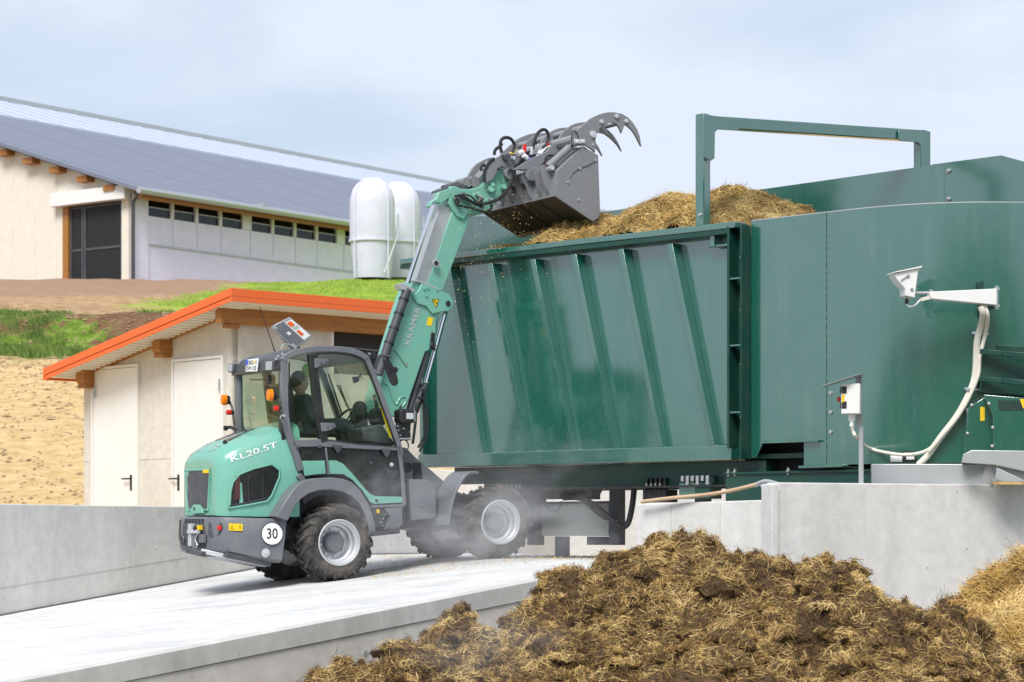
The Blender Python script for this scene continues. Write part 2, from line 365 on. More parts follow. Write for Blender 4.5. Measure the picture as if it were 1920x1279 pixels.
def ground_mat():
    m, t, b = newmat('field_earth')
    geo = t.nodes.new('ShaderNodeNewGeometry'); sx = t.nodes.new('ShaderNodeSeparateXYZ'); t.links.new(geo.outputs['Position'], sx.inputs[0])
    n1 = noise_n(t, .22, 8, .62, .4, (1,1,1)); n2 = noise_n(t, 2.6, 8, .72)
    soil = ramp(t, n2.outputs[0], [(.3, (.22,.125,.06)), (.5, (.40,.265,.145)), (.72, (.56,.40,.25))])
    tan_ = ramp(t, n2.outputs[0], [(.3, (.42,.28,.12)), (.5, (.58,.41,.20)), (.72, (.68,.52,.30))])
    grs = ramp(t, n2.outputs[0], [(.3, (.06,.11,.012)), (.5, (.13,.21,.03)), (.7, (.30,.33,.09))])
    brt = ramp(t, n2.outputs[0], [(.3, (.20,.34,.02)), (.7, (.36,.48,.06))])
    def mr(src, a, b_, c=0, d=1):
        k = t.nodes.new('ShaderNodeMapRange'); k.interpolation_type = 'SMOOTHSTEP'; t.links.new(src, k.inputs[0])
        k.inputs[1].default_value = a; k.inputs[2].default_value = b_; k.inputs[3].default_value = c; k.inputs[4].default_value = d; return k.outputs[0]
    def op(o, a, b_):
        k = t.nodes.new('ShaderNodeMath'); k.operation = o
        for q, v in ((0, a), (1, b_)):
            if isinstance(v, (int, float)): k.inputs[q].default_value = v
            else: t.links.new(v, k.inputs[q])
        return k.outputs[0]
    X, Y = sx.outputs[0], sx.outputs[1]
    wob = op('MULTIPLY', op('SUBTRACT', n1.outputs[0], .5), 26)
    yy = op('ADD', Y, wob)
    c = mixc(t, mr(yy, 61, 66), tan_.outputs[0], soil.outputs[0]).outputs[2]
    dark = ramp(t, n2.outputs[0], [(.3, (.10,.055,.03)), (.7, (.24,.14,.08))])
    bank = op('MULTIPLY', mr(yy, 64, 66), mr(yy, 76, 72.5)); c = mixc(t, bank, c, dark.outputs[0]).outputs[2]
    n3 = noise_n(t, .5, 7, .7)
    gp = op('MULTIPLY', op('MULTIPLY', mr(Y, 61.5, 63.5), mr(Y, 75, 70)), mr(op('ADD', n3.outputs[0], op('MULTIPLY', mr(X, -10.8, -13.0), .10)), .56, .62)); c = mixc(t, gp, c, grs.outputs[0]).outputs[2]
    gf = op('MULTIPLY', mr(op('ADD', Y, op('MULTIPLY', wob, .35)), 75, 78.5), mr(op('SUBTRACT', op('ADD', X, op('MULTIPLY', wob, .3)), op('MULTIPLY', op('SUBTRACT', Y, 78), .25)), -12.4, -10.6)); c = mixc(t, gf, c, brt.outputs[0]).outputs[2]
    plo = op('MULTIPLY', mr(Y, 80, 85), op('SUBTRACT', 1, gf)); c = mixc(t, op('MULTIPLY', plo, .75), c, (.30,.20,.14)).outputs[2]
    yard = mr(Y, 31, 29); c = mixc(t, yard, c, (.30,.28,.24)).outputs[2]
    back = mr(Y, -22, -32); c = mixc(t, back, c, (.05,.09,.03)).outputs[2]  # dark green for the added unseen slope that the paint reflects
    t.links.new(c, b.inputs['Base Color']); b.inputs['Roughness'].default_value = .95; b.inputs['Specular IOR Level'].default_value = .1
    n4 = noise_n(t, 5, 8, .75); bump(t, b, n4.outputs[0], .4, .12)
    return m
M['field'] = ground_mat()
g = MB(); g.v = V; g.f = F_
o = g.build('ground', M['field'], base=False, smooth=80); tag(o, kind='structure')
# clods and stones in the field, tufts of grass on the bank
def scatter_clods():
    g = MB(); rnd = random.Random(3)
    for k in range(5200):
        y = rnd.uniform(39, 76) if k % 3 else rnd.uniform(56, 70); u = rnd.uniform(-.22, -.07); x = u*y
        z = hill(x, y); r = rnd.uniform(.02, .07)*(1.6 if rnd.random() < .08 else 1)
        vs = []
        for q in ((1,0,0),(-1,0,0),(0,1,0),(0,-1,0),(0,0,1)):
            vs.append((x+q[0]*r*rnd.uniform(.7,1.4), y+q[1]*r*rnd.uniform(.7,1.4), z-.01+q[2]*r*rnd.uniform(.5,.9)))
        g.add(vs, [(0,2,4),(2,1,4),(1,3,4),(3,0,4)])
    return g.build('earth_clods', M['clod'], smooth=0)
M['clod'] = muckm('clod_earth', (.28,.18,.09), (.60,.44,.26), 1.3)
tag(scatter_clods(), 'small clods and stones strewn over the brown field', 'clods', kind='stuff')
def blades(name, pts, hgt, mat, n_each, seed, label, cat):
    rnd = random.Random(seed); g = MB()
    for (x, y, z, s) in pts:
        for k in range(n_each):
            a = rnd.uniform(0, 6.28); r = rnd.uniform(0, .35)*s; bx = x+math.cos(a)*r; by = y+math.sin(a)*r; h = hgt*s*rnd.uniform(.5, 1.2); w_ = .011*s
            lx = rnd.uniform(-.4,.4)*h; ly = rnd.uniform(-.4,.4)*h; bz = hill(bx, by)-.02
            g.add([(bx-w_, by, bz), (bx+w_, by, bz), (bx+lx*.4+w_*.7, by+ly*.4, bz+h*.6), (bx+lx, by+ly, bz+h)], [(0,1,2),(0,2,3)])
    o = g.build(name, mat, smooth=0); return tag(o, label, cat, kind='stuff')
def grassm(name, c0, c1):
    m, t, b = newmat(name); n = noise_n(t, .8, 6, .7); r = ramp(t, n.outputs[0], [(.3, c0), (.7, c1)]); t.links.new(r.outputs[0], b.inputs['Base Color']); b.inputs['Roughness'].default_value = .7; return m
M['grassb'] = grassm('bank_grass', (.05,.12,.012), (.20,.29,.05))
M['grassg'] = grassm('meadow_grass', (.20,.34,.03), (.40,.50,.08))
rnd = random.Random(5); pts = []
for k in range(420):
    y = rnd.uniform(63.8, 68); x = rnd.uniform(-.22, -.181)*y
    if fbm(x, y, .35, 2) > -.2: pts.append((x, y, 0, rnd.uniform(.7, 1.3)))
for k in range(360):
    y = rnd.uniform(67, 73); x = rnd.uniform(-.22, -.14)*y
    if fbm(x, y, .3, 2) > .05: pts.append((x, y, 0, rnd.uniform(.4, .9)))
for k in range(26):
    y = rnd.gauss(72.5, .4); x = (-.149+rnd.gauss(0, .003))*y; pts.append((x, y, 0, rnd.uniform(.8, 1.4)))
blades('bank_grass', pts, .22, M['grassb'], 70, 4, 'rough green grass tufts along the eroded bank of the field', 'grass')
pts = []
for k in range(1500):
    y = rnd.uniform(78, 88.5); x = rnd.uniform(-.15, -.035)*y
    if x > -11.7+.25*(y-78)+rnd.gauss(0, .5): pts.append((x, y, 0, rnd.uniform(.8, 1.3)))
blades('meadow_grass', pts, .085, M['grassg'], 46, 6, 'bright green grass strip below the white silos', 'grass')
# ramp and pad
def ramp_z(x, y): return min(0, ZC+.105*x+.0536*y-1.738)
NE0 = Vector((.373, 23.6, 0)); ND = Vector((.6465, .763, 0)).normalized(); NNrm = Vector((-ND.y, ND.x, 0))   # near edge line of the ramp
def slab():
    g = MB(); L = list(np.arange(-14, 2.3, .4))+[2.35]
    ts = np.linspace(0, 1, 14); rows = []
    for a_ in np.linspace(-15, 9, 60):
        # strip between near edge and the far wall
        p0 = NE0+ND*a_ if a_ < 1.7 else NE0+ND*1.7+Vector((.93,-.37,0)).normalized()*(a_-1.7)*.16
        f = (a_+15)/27; p1 = W0+WD*(-11+f*24)
        rows.append([(p0*(1-t_)+p1*t_) for t_ in ts])
    V = [(p.x, p.y, ramp_z(p.x, p.y)) for r in rows for p in r]; n = len(ts)
    V += [(rows[k][0].x, rows[k][0].y, -1.5) for k in range(len(rows))]
    F_ = [(j*n+i, j*n+i+1, (j+1)*n+i+1, (j+1)*n+i) for j in range(len(rows)-1) for i in range(n-1)]
    b0 = len(rows)*n
    F_ += [(j*n, (j+1)*n, b0+j+1, b0+j) for j in range(len(rows)-1)]
    g.add(V, F_); g.m = [0]*((len(rows)-1)*(n-1))+[1]*(len(rows)-1)
    o = g.build('ramp', [M['ramp'], M['concw']], base=False, smooth=20); return tag(o, kind='structure')
slab()
# kerb wall along the near edge of the ramp: the wall body with a darker cast strip on top
def edge_wall():
    fr = Frame((NE0+ND*-7)[:], math.degrees(math.atan2(ND.y, ND.x)), 'retaining_wall', 'low pale concrete wall carrying the near edge of the sloping ramp', 'wall')
    L = 8.68; n = 30
    def top(a_): p = NE0+ND*(a_-7); return ramp_z(p.x, p.y)
    xs = np.linspace(-8, L, n)
    def shell(name, dz0, dz1, y0, y1, mat, flat=None):
        g = MB(); rings = []
        for x in xs:
            z1 = top(x)+dz1; z0 = (top(x)+dz0) if flat is None else flat
            rings.append([(x,y0,z0),(x,y1,z0),(x,y1,z1),(x,y0,z1)])
        g.loft(rings); return g.build(name, mat, fr.root, smooth=0, bevel=.006)
    shell('wall_body', 0, -.165, -.10, .06, M['concw'], flat=-1.45)
    shell('wall_coping', -.16, .012, -.115, .05, M['kerb'])
    g = MB()
    for x in (1.2, 3.9): g.bb(x-.004, x+.004, -.103, -.09, -1.4, top(x)-.2)
    g.build('pour_joint', M['kerb'], fr.root, smooth=0)
    for (px, py) in ((685, 1225), (877, 1221)):
        p = fr.at(px, py, l=-.10); b = MB(); b.lathe([(0,0),(.028,0),(.028,.006),(0,.006)], (p.x, -.10, p.z), (0,-1,0), 14); b.build('formwork_plug', M['galv'], fr.root)
edge_wall()
# long retaining wall on the far side of the ramp
def far_wall():
    fr = Frame((W0+WD*-6)[:], math.degrees(math.atan2(WD.y, WD.x)), 'retaining_wall', 'long grey concrete wall on the far side of the ramp, in front of the field', 'wall')
    g = MB(); g.bb(0, 18.9, .0, .22, -1.5, .615); g.build('wall_body', M['conc'], fr.root, bevel=.012, smooth=0)
    # daywork joint climbing along the wall, and cast grooves
    b = MB()
    a0 = fr.at(0, 1097, l=0); a1 = fr.at(350, 1045, l=0); b.bar((a0.x-4, -.001, a0.z-.42), (a1.x, -.001, a1.z), .006, .007); b.build('daywork_joint', M['kerb'], fr.root, smooth=0)
    b = MB(); xs = np.linspace(0, 16, 40)
    ring = []
    for x in xs:
        p = fr.w((x, -.02, 0)); z = ramp_z(p.x, p.y)+.003; ring.append([(x,-.03-.02*abs(noise.noise(Vector((x*2,0,0)))),z),(x,.0,z),(x,.0,z+.012),(x,-.015,z+.008)])
    b.loft(ring); b.build('joint_strip', M['dgrey'], fr.root)
far_wall()
def wall_thing(p0, p1, th, z0, z1a, z1b, mat, label, joints=()):
    p0 = Vector(p0+(0,)); p1 = Vector(p1+(0,)); d = p1-p0; L = d.length
    fr = Frame((p0.x, p0.y, z0), math.degrees(math.atan2(d.y, d.x)), 'concrete_wall', label, 'wall')
    g = MB(); g.loft([[(0,0,0),(0,th,0),(0,th,z1a-z0),(0,0,z1a-z0)],[(L,0,0),(L,th,0),(L,th,z1b-z0),(L,0,z1b-z0)]])
    g.build('wall_body', mat, fr.root, bevel=.012, smooth=0)
    for j in joints:
        b = MB(); b.bb(j-.004, j+.004, -.003, .003, .02, z1a-z0-.01); b.build('formwork_joint', M['kerb'], fr.root, smooth=0)
    return fr
def xy(px, Y): return ((px-CX)/FPX*Y, Y)
wall_thing(xy(1193, 24.2), xy(1442, 23.25), .2, -1.5, ZC+.296, ZC+.325, M['conc2'], 'short low concrete wall between the ramp end and the tall right wall', (.42, 1.0))
fr_rw = wall_thing(xy(1460, 22.95), xy(2400, 25.6), .22, -1.5, ZC+.487, ZC+.49, M['conc2'], 'tall pale concrete wall on the right below the green tub', ())
b = MB(); b.bb(-.075, -.004, .0, .2, 0, .3+1.5+.46); b.build('wall_end_pilaster', M['conc2'], fr_rw.root, bevel=.01, smooth=0)
b = MB(); b.bb(-.012, .012, -.006, .01, 0, 2.2); b.build('mortar_seam', M['kerb'], fr_rw.root, smooth=0)
wall_thing(xy(752, 37.6), xy(1362, 36.6), .25, -.3, ZC+1.04, ZC+.68, M['conc2'], 'concrete pit wall standing behind the loader wheels under the green hopper', (1.5, 2.6))
# ------------------------------------------------------------------ shed
S0 = WP(447, 945, 35.3); S0.z = .3
sh = Frame(S0[:], 133.0, 'shed', 'small concrete shed with orange edged roof and two white doors', 'shed')     # local x runs along the door wall, away to the left; local y (positive) ... right wall
RWX = Frame(S0[:], 43.0)                                    # along the right wall
def top_of(px, py): return sh.at(px, py, l=0)
# door wall (plane y=0 of sh; interior is on -y side because x runs left-back)
eL = sh.at(157, 730, l=0)
zl = sh.at(160, 704, l=0); zr = sh.at(447, 583, l=0)
slope = (zr.z-zl.z)/(zr.x-zl.x)
def wz(x): return zr.z+slope*(x-zr.x)
W_ = eL.x
g = MB(); g.prism([(0,0),(W_,0),(W_,wz(W_)),(0,wz(0))], 0, -.2); g.build('door_wall', M['concw'], sh.root, smooth=0, bevel=.01)
wdepth = 3.6
def loc2(v): return sh.l(RWX.w(v))
def rbox(name, x0, x1, y0, y1, z0, z1, mat, bevel=.006):   # box in right-wall coordinates (x along it to the right, y into the shed)
    g = MB(); vs = [loc2((x,y,z)) for x in (x0,x1) for y in (y0,y1) for z in (z0,z1)]
    g.add(vs, [(0,1,3,2),(4,6,7,5),(0,4,5,1),(2,3,7,6),(0,2,6,4),(1,5,7,3)]); return g.build(name, mat, sh.root, bevel=bevel, smooth=0)
hz = wz(0)
w0 = RWX.at(622, 640, l=0).x; wt = RWX.at(660, 622, l=0).z; wb = RWX.at(660, 668, l=0).z-.28
rbox('front_wall', .0, w0, .003, .2, 0, hz-.01, M['concw']); rbox('front_wall', w0, wdepth, .003, .2, 0, wb, M['concw']); rbox('front_wall', w0, wdepth, .003, .2, wt+.09, hz-.01, M['concw'])
rbox('window_lintel', w0-.03, wdepth, -.03, .22, wt+.0, wt+.088, M['white'])
rbox('window_frame', w0+.001, w0+.06, .02, .16, wb+.002, wt-.002, M['white'])
rbox('window_pane', w0+.062, wdepth, .10, .12, wb+.003, wt-.003, M['dark'])
b = MB(); b.bb(.2, W_-.02, -3.6, -3.4, 0, 2.0); b.build('back_wall', M['concw'], sh.root, smooth=0)
b = MB(); b.bb(W_-.2, W_-.0, -3.4, -.203, 0, wz(W_)-.05); b.build('side_wall', M['concw'], sh.root, smooth=0)
# doors
for k, (xa, ya, xb, yb, hx) in enumerate(((177, 695, 257, 688.5, 238), (328, 680, 417, 673, 333))):
    A = sh.at(xa, ya, l=.02); B = sh.at(xb, yb, l=.02); x0, x1 = A.x, B.x; z1 = (A.z+B.z)/2
    d = MB(); d.bb(min(x0,x1), max(x0,x1), .004, .04, .1, z1); dr = d.build('door', M['white'], sh.root, bevel=.005, smooth=0)
    f = MB(); xm = min(x0, x1); xM = max(x0, x1)
    f.bb(xm-.05, xm-.004, .003, .055, .1, z1+.05); f.bb(xM+.004, xM+.05, .003, .055, .1, z1+.05); f.bb(xm-.003, xM+.003, .003, .055, z1+.006, z1+.05); f.build('door_frame', M['white'], dr, bevel=.004, smooth=0)
    for hy in ((735,) if k == 0 else (722,)):
        hp = sh.at(178 if k == 0 else 411, hy, l=.06); h = MB(); h.lathe([(0,-.09),(.014,-.09),(.014,.09),(0,.09)], (hp.x, .065, hp.z), (0,0,1), 10); h.build('hinge', M['galv'], dr)
    q = sh.at(246 if k == 0 else 335, 905, l=.04); h = MB(); sg = 1 if k == 0 else 1
    h.bb(q.x-.022, q.x+.022, .04, .052, q.z-.12, q.z+.12); h.tube([(q.x, .05, q.z+.06), (q.x, .10, q.z+.06), (q.x+.17*sg, .10, q.z+.06)], .013, 8); h.build('door_handle', M['black'], dr, bevel=.003)
b = MB(); b.bb(.005, W_-.005, .0005, .006, 1.13, 1.136); b.build('pour_joint', M['kerb'], sh.root, smooth=0)
# timber: rafter plate, purlin ends, ridge beam
pl = sh.at(440, 583, l=.0)
b = MB(); b.prism([(-.0, wz(0)-.02), (W_+.1, wz(W_+.1)-.02), (W_+.1, wz(W_+.1)+.06), (0, wz(0)+.06)], .07, -.02); b.build('wall_plate', M['wood'], sh.root, smooth=0, bevel=.004)
def purlin(px0, px1, pyt, pyb):
    A = sh.at(px0, pyt, l=.22); B = sh.at(px1, pyt, l=.22); C_ = sh.at(px0, pyb, l=.22)
    xa, xb = min(A.x, B.x), max(A.x, B.x); b = MB(); pc = [(xa, A.z), (xa, C_.z), (xb, C_.z), (xb, A.z)]
    ring = lambda y, f: [(xa, y, A.z), (xa, y, A.z-(A.z-C_.z)*f), (xb, y, A.z-(A.z-C_.z)*f), (xb, y, A.z)]
    b.loft([ring(.24, .82), ring(.19, 1), ring(-.1, 1)]); b.build('purlin', M['wood'], sh.root, bevel=.006, smooth=0)
    c = MB(); c.bb(xa-.0, xb+.0, .02, .2, C_.z-.06, C_.z-.003); c.build('purlin_bracket', M['wood'], sh.root, smooth=0)
purlin(144, 159, 690, 721); purlin(286, 301, 630, 663)
# high beam along the front
bt = RWX.at(440, 570, l=-.1).z; bb_ = RWX.at(440, 607, l=-.1).z
rbox('front_beam', -.42, wdepth+.4, -.14, .0, bb_, bt, M['wood'], .008)
rbox('beam_packer', -.30, -.06, -.12, -.01, bb_-.07, bb_-.004, M['wood'])
# roof: sloped slab defined by fascia line on the verge
VL = .55                                                      # verge overhang beyond the door wall
F0 = sh.at(432, 540, l=VL); F1 = sh.at(82, 690, l=VL)
sl = (F1.z-F0.z)/(F1.x-F0.x)
def rz(x): return F0.z+sl*(x-F0.x)
fh = .20
g = MB(); x0 = F0.x; x1 = F1.x
def roof_pts(x, y, dz): return (x, y, rz(x)+dz)
g = MB(); g.loft([[roof_pts(x0+.03, y, -.16), roof_pts(x0+.03, y, -.012), roof_pts(x1-.03, y, -.012), roof_pts(x1-.03, y, -.16)] for y in (VL-.03, -4.2)]); g.build('roof_slab', M['white'], sh.root, smooth=0)
for nm, dz0, dz1, yo in (('fascia', -.115, .0, 0), ('fascia_drip', -.19, -.119, -.012)):
    g = MB(); g.loft([[(x, VL-yo*-1, rz(x)+dz0), (x, VL-.024, rz(x)+dz0), (x, VL-.024, rz(x)+dz1), (x, VL+yo*1, rz(x)+dz1)] for x in (x0, x1)]); g.build(nm, M['orange'], sh.root, bevel=.004, smooth=0)
    g = MB(); g.loft([[(x0-.024-yo*-0, y, rz(x0)+dz0), (x0-.001, y, rz(x0)+dz0), (x0-.001, y, rz(x0)+dz1), (x0-.024, y, rz(x0)+dz1)] for y in (VL, -4.2)]); g.build(nm, M['orange'], sh.root, bevel=.004, smooth=0)
    g = MB(); g.loft([[(x1+.001, y, rz(x1)+dz0), (x1+.024, y, rz(x1)+dz0), (x1+.024, y, rz(x1)+dz1), (x1+.001, y, rz(x1)+dz1)] for y in (VL, -4.2)]); g.build(nm, M['orange'], sh.root, bevel=.004, smooth=0)
for k in range(34):                                           # ribs of the trapezoid sheet under the verge
    x = x0+.06+k*(x1-x0-.1)/34
    if k == 0: me0 = None
    g = MB(); g.loft([[(x, y, rz(x)-.178), (x+.05, y, rz(x+.05)-.178), (x+.06, y, rz(x+.06)-.163), (x-.01, y, rz(x-.01)-.163)] for y in (VL-.05, .02)]); g.build('soffit_rib', M['white'], sh.root, smooth=0)
for k in range(48):
    y = VL-.08-k*.09
    g = MB(); g.loft([[(x, y, rz(x0)-.178), (x, y-.045, rz(x0)-.178), (x, y-.055, rz(x0)-.163), (x, y+.01, rz(x0)-.163)] for x in (x0+.03, x0+.42)]); g.build('soffit_rib', M['white'], sh.root, smooth=0)
# ------------------------------------------------------------------ barn
b0 = WP(248, 503, 90)
bf = Frame((b0.x, b0.y, b0.z-.6), 53.13, 'barn', 'large cream and white cattle barn with blue grey roof on the hill', 'barn')   # x along the long wall, y = back along the gable
ez = bf.at(250, 352, l=0).z; P0 = bf.at(0, 270, x=0); pitch = (P0.z-ez)/P0.y
LEN = 92
def gz(y): return ez+pitch*y
g = MB(); dp = [bf.at(118, 388, x=0), bf.at(228, 382, x=0), bf.at(228, 500, x=0)]
ya, yb = dp[1].y, dp[0].y; dzt = dp[0].z
def gable(y0, y1, z0, z1a, z1b, name='gable_wall', mat='barnw', t=.25):
    q = MB(); q.loft([[(0,y0,z0),(t,y0,z0),(t,y0,z1a),(0,y0,z1a)],[(0,y1,z0),(t,y1,z0),(t,y1,z1b),(0,y1,z1b)]]); return q.build(name, M[mat], bf.root, smooth=0)
gable(0, ya, -.5, gz(0)-.1, gz(ya)-.1); gable(yb, 25, -.5, gz(yb)-.1, gz(25)-.1); gable(ya, yb, dzt, gz(ya)-.1, gz(yb)-.1)
gable(25, 50, -.5, gz(25)-.1, gz(0)-.1)
for k in range(0, 14, 2):                                            # seams between cladding boards
    y = yb+.35+k*.62; q = MB(); q.bb(-.012, -.001, y-.02, y+.02, 0, gz(y)-.2); q.build('cladding_seam', M['barnw'], bf.root, smooth=0)
q = MB(); q.bb(-.35, -.02, ya-.5, yb+.35, dzt-.02, dzt+.5); q.build('shutter_box', M['white'], bf.root, bevel=.02)
# opening: dark interior, timber jamb, sliding leaves
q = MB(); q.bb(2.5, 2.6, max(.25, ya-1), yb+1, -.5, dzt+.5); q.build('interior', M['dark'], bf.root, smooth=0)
q = MB(); q.bb(-.03, .2, yb-.32, yb-.01, -.5, dzt-.01); q.build('door_jamb', M['wood'], bf.root, smooth=0)
ym = ya+(yb-ya)*.66
for y0, y1 in ((ya+.03, ym-.02), (ym+.02, yb-.34)):
    q = MB(); 
    for yy in (y0, y1-.09): q.bb(.05, .12, yy, yy+.09, -.4, dzt-.05)
    for z_ in (-.1, (dzt)*.45, dzt-.14): q.bb(.055, .115, y0+.091, y1-.091, z_, z_+.09)
    dl_ = q.build('door_leaf', M['dgrey'], bf.root, smooth=0)
    q = MB(); q.bb(.08, .09, y0+.09, y1-.09, -.3, dzt-.15); q.build('door_mesh', M['dark'], dl_, smooth=0)
for (px, py) in ((8, 277), (55, 293), (105, 309), (157, 324), (207, 339)):
    p = bf.at(px, py-2, x=-.3); q = MB(); q.bb(-.42, .2, p.y-.28, p.y+.28, gz(p.y)-.36, gz(p.y)-.14); q.build('purlin', M['wood'], bf.root, smooth=0)
# roof: dark plane, pale ridge light band, back slope
def rplane(name, y0, y1, mat, dz=0, x0=-.6, x1=LEN, th=.14):
    q = MB(); q.loft([[(x0,y0,gz(y0)+dz),(x0,y1,gz(y1)+dz),(x0,y1,gz(y1)+dz+th),(x0,y0,gz(y0)+dz+th)],[(x1,y0,gz(y0)+dz),(x1,y1,gz(y1)+dz),(x1,y1,gz(y1)+dz+th),(x1,y0,gz(y0)+dz+th)]]); return q.build(name, M[mat], bf.root, smooth=0)
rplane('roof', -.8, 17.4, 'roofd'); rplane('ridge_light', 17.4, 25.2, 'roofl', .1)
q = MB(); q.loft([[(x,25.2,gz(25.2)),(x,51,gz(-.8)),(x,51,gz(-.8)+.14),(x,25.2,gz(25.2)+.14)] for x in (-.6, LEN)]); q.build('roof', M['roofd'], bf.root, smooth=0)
q = MB(); q.bb(-.6, LEN, 24.9, 25.4, gz(25.2)+.16, gz(25.2)+.36); q.build('ridge_cap', M['galv'], bf.root, smooth=0)
for k in range(60):
    x = .5+k*1.5; q = MB(); q.loft([[(xx,y,gz(y)+.255),(xx+.05,y,gz(y)+.255),(xx+.05,y,gz(y)+.27),(xx,y,gz(y)+.27)] for y, xx in ((17.5, x), (25.1, x))]); q.build('ridge_bar', M['galv'], bf.root, smooth=0)
for k in range(16):
    x = .2+k*5.8; q = MB(); q.loft([[(x,y,gz(y)+.141),(x+.03,y,gz(y)+.141),(x+.03,y,gz(y)+.150),(x,y,gz(y)+.150)] for y in (-.75, 17.3)]); q.build('roof_seam', M['roofd'], bf.root, smooth=0)
q = MB(); q.tube([(-.6,-.95,gz(-.8)+.02),(LEN,-.95,gz(-.8)+.02)], .13, 8); q.build('gutter', M['galv'], bf.root)
q = MB(); q.bb(-.2, LEN, -.72, -.5, gz(-.5)-.32, gz(-.5)-.02); q.build('eaves_beam', M['wood'], bf.root, smooth=0)
# long wall: lower panels, window band, posts
wtop = bf.at(300, 408, l=0).z; wtt = bf.at(300, 376, l=0).z; low = bf.at(300, 462, l=0).z
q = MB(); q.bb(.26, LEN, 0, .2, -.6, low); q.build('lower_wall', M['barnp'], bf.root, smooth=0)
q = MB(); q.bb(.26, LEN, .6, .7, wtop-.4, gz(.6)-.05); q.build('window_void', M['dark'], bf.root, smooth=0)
q = MB(); q.bb(.0, .78, -.06, .2, -.6, wtt+.1); q.build('corner_panel', M['barnp'], bf.root, smooth=0)
q = MB(); q.bb(.26, LEN, -.04, -.002, low-.03, low+.04); q.build('wall_rail', M['galv'], bf.root, smooth=0)
x = .83; k = 0
while x < 60:
    w_ = 1.18; gap = .14 if k % 4 != 3 else .5
    q = MB(); q.bb(x, x+w_+gap-.03, .0, .12, low+.045, wtop); q.build('wall_panel', M['barnp'], bf.root, smooth=0)
    wf = MB(); wf.bb(x+w_, x+w_+gap, -.05, .15, wtop+.005, wtt+.25); fo = wf.build('window_mullion', M['white'], bf.root, smooth=0)
    q = MB(); q.bb(x+.003, x+w_-.003, .05, .07, wtop+.005, wtt+.2); q.build('window_pane', M['glassd'], bf.root, smooth=0)
    q = MB(); q.bb(x+.003, x+w_-.003, .02, .045, (wtop+wtt)/2-.0, (wtop+wtt)/2+.04); q.build('window_bar', M['galv'], bf.root, smooth=0)
    if k % 4 == 3: q = MB(); q.bb(x+w_+.1, x+w_+.4, -1.0, .1, wtt+.1, wtt+.32); q.build('rafter_foot', M['galv'], bf.root, smooth=0)
    x += w_+gap; k += 1
q = MB(); q.tube([(-.15,-.6,gz(-.5)-.1),(-.15,-.2,gz(-.5)-.4),(-.15,-.2,-.5)], .07, 8); q.build('downpipe', M['dgrey'], bf.root)
# ------------------------------------------------------------------ feed silos
for k, (pxc, pyt, Y, lab) in enumerate(((698, 333, 89, 'left of two white domed feed silos in front of the barn wall'), (747, 341, 91.5, 'right of two white domed feed silos, half hidden by the other'))):
    top = WP(pxc, pyt, Y); base = WP(pxc, 523, Y); r = .84; H = top.z-base.z
    fr = Frame(base[:], 20, 'feed_silo', lab, 'silo', 'white silos by the barn')
    prof = [(.0, .72), (.12, .72), (r*.98, H*.36), (r, H*.38), (r, H*.74), (r*.97, H*.80), (r*.86, H*.88), (r*.66, H*.94), (r*.36, H*.985), (0, H)]
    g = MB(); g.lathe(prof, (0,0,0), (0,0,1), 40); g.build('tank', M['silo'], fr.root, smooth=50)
    for q in range(4):
        an = q*math.pi/2+.45; c, s_ = math.cos(an), math.sin(an); g = MB()
        path = [(c*(rr+.03), s_*(rr+.03), h) for rr, h in prof[3:9]]; g.tube([(c*(r+.03), s_*(r+.03), 0)]+path, .03, 6); g.build('rib_leg', M['silo'], fr.root)
    g = MB(); g.lathe([(r+.001,H*.36),(r+.035,H*.36),(r+.035,H*.385),(r+.001,H*.385)], (0,0,0), (0,0,1), 40); g.build('ring_beam', M['silo'], fr.root)
    g = MB(); g.lathe([(r*.80,0),(r*.97,H*.36),(r*.95,H*.36),(r*.78,0)], (0,0,0), (0,0,1), 32); g.build('skirt', M['silo'], fr.root)
    g = MB(); g.tube([(.75,-.8,H*.62),(.75,-.8,H*.42),(.1,-1.2,.1)], .035, 6); g.build('filling_pipe', M['galv'], fr.root)
# ------------------------------------------------------------------ feed mixer (big green tub and straight hopper)
q0 = WP(800, 866, 29.1); q0.z = 0
mx = Frame(q0[:], -43.3, 'feed_mixer', 'huge dark green stationary feed mixer with ribbed hopper wall and round tub', 'feed mixer')   # x along the hopper wall towards the tub, y into the tub
def MP(px, py, l=0): return mx.at(px, py, l=l)
def mpoly(pts, l=0): return [(v.x, v.z) for v in (MP(a, b, l) for a, b in pts)]
RT = mx.root
SH = MP(1388, 600).x                                         # hinge position
TZ = MP(1407, 415).z                                          # tub rim height
# hopper side panel (one sheet behind the ribs)
g = MB(); g.prism(mpoly([(800,860),(772,494),(1386,427),(1390,832)]), .0, .012); g.build('side_panel', M['green'], RT, smooth=0)
g = MB(); sx0 = MP(800, 866).x; SB = MP(800, 878).z; ST = MP(800, 853).z
g.bb(sx0-.02, SH-.02, -.13, -.001, SB, ST); g.build('sill_beam', M['green'], RT, bevel=.012)
ribs = [((858,500),(915,849)), ((937,495),(1000,846)), ((1017,487),(1083,842)), ((1094,478),(1165,836)), ((1182,468),(1253,831)), ((1274,458),(1350,827))]
for (a_, b_) in ribs:
    A = MP(*a_); B = MP(*b_); ft, fb = .085, .07; dt, db = .13, .09; zt = A.z; zb = ST+.003
    g = MB()
    def ring(x, z, f, d): return [(x-f,-.002,z),(x-f+.004,-d*.6,z),(x-f+.012,-d,z),(x,-d,z),(x+.012,-.002,z)]
    g.loft([ring(A.x, zt, ft, dt), ring(B.x, zb, fb, db)]); g.build('rib', M['green'], RT, bevel=.003, smooth=30)
A = MP(812, 640); B = MP(808, 852); g = MB(); g.bb(sx0+.0, sx0+.06, -.12, -.002, ST+.003, MP(800, 540).z); g.build('rib', M['green'], RT, bevel=.006)
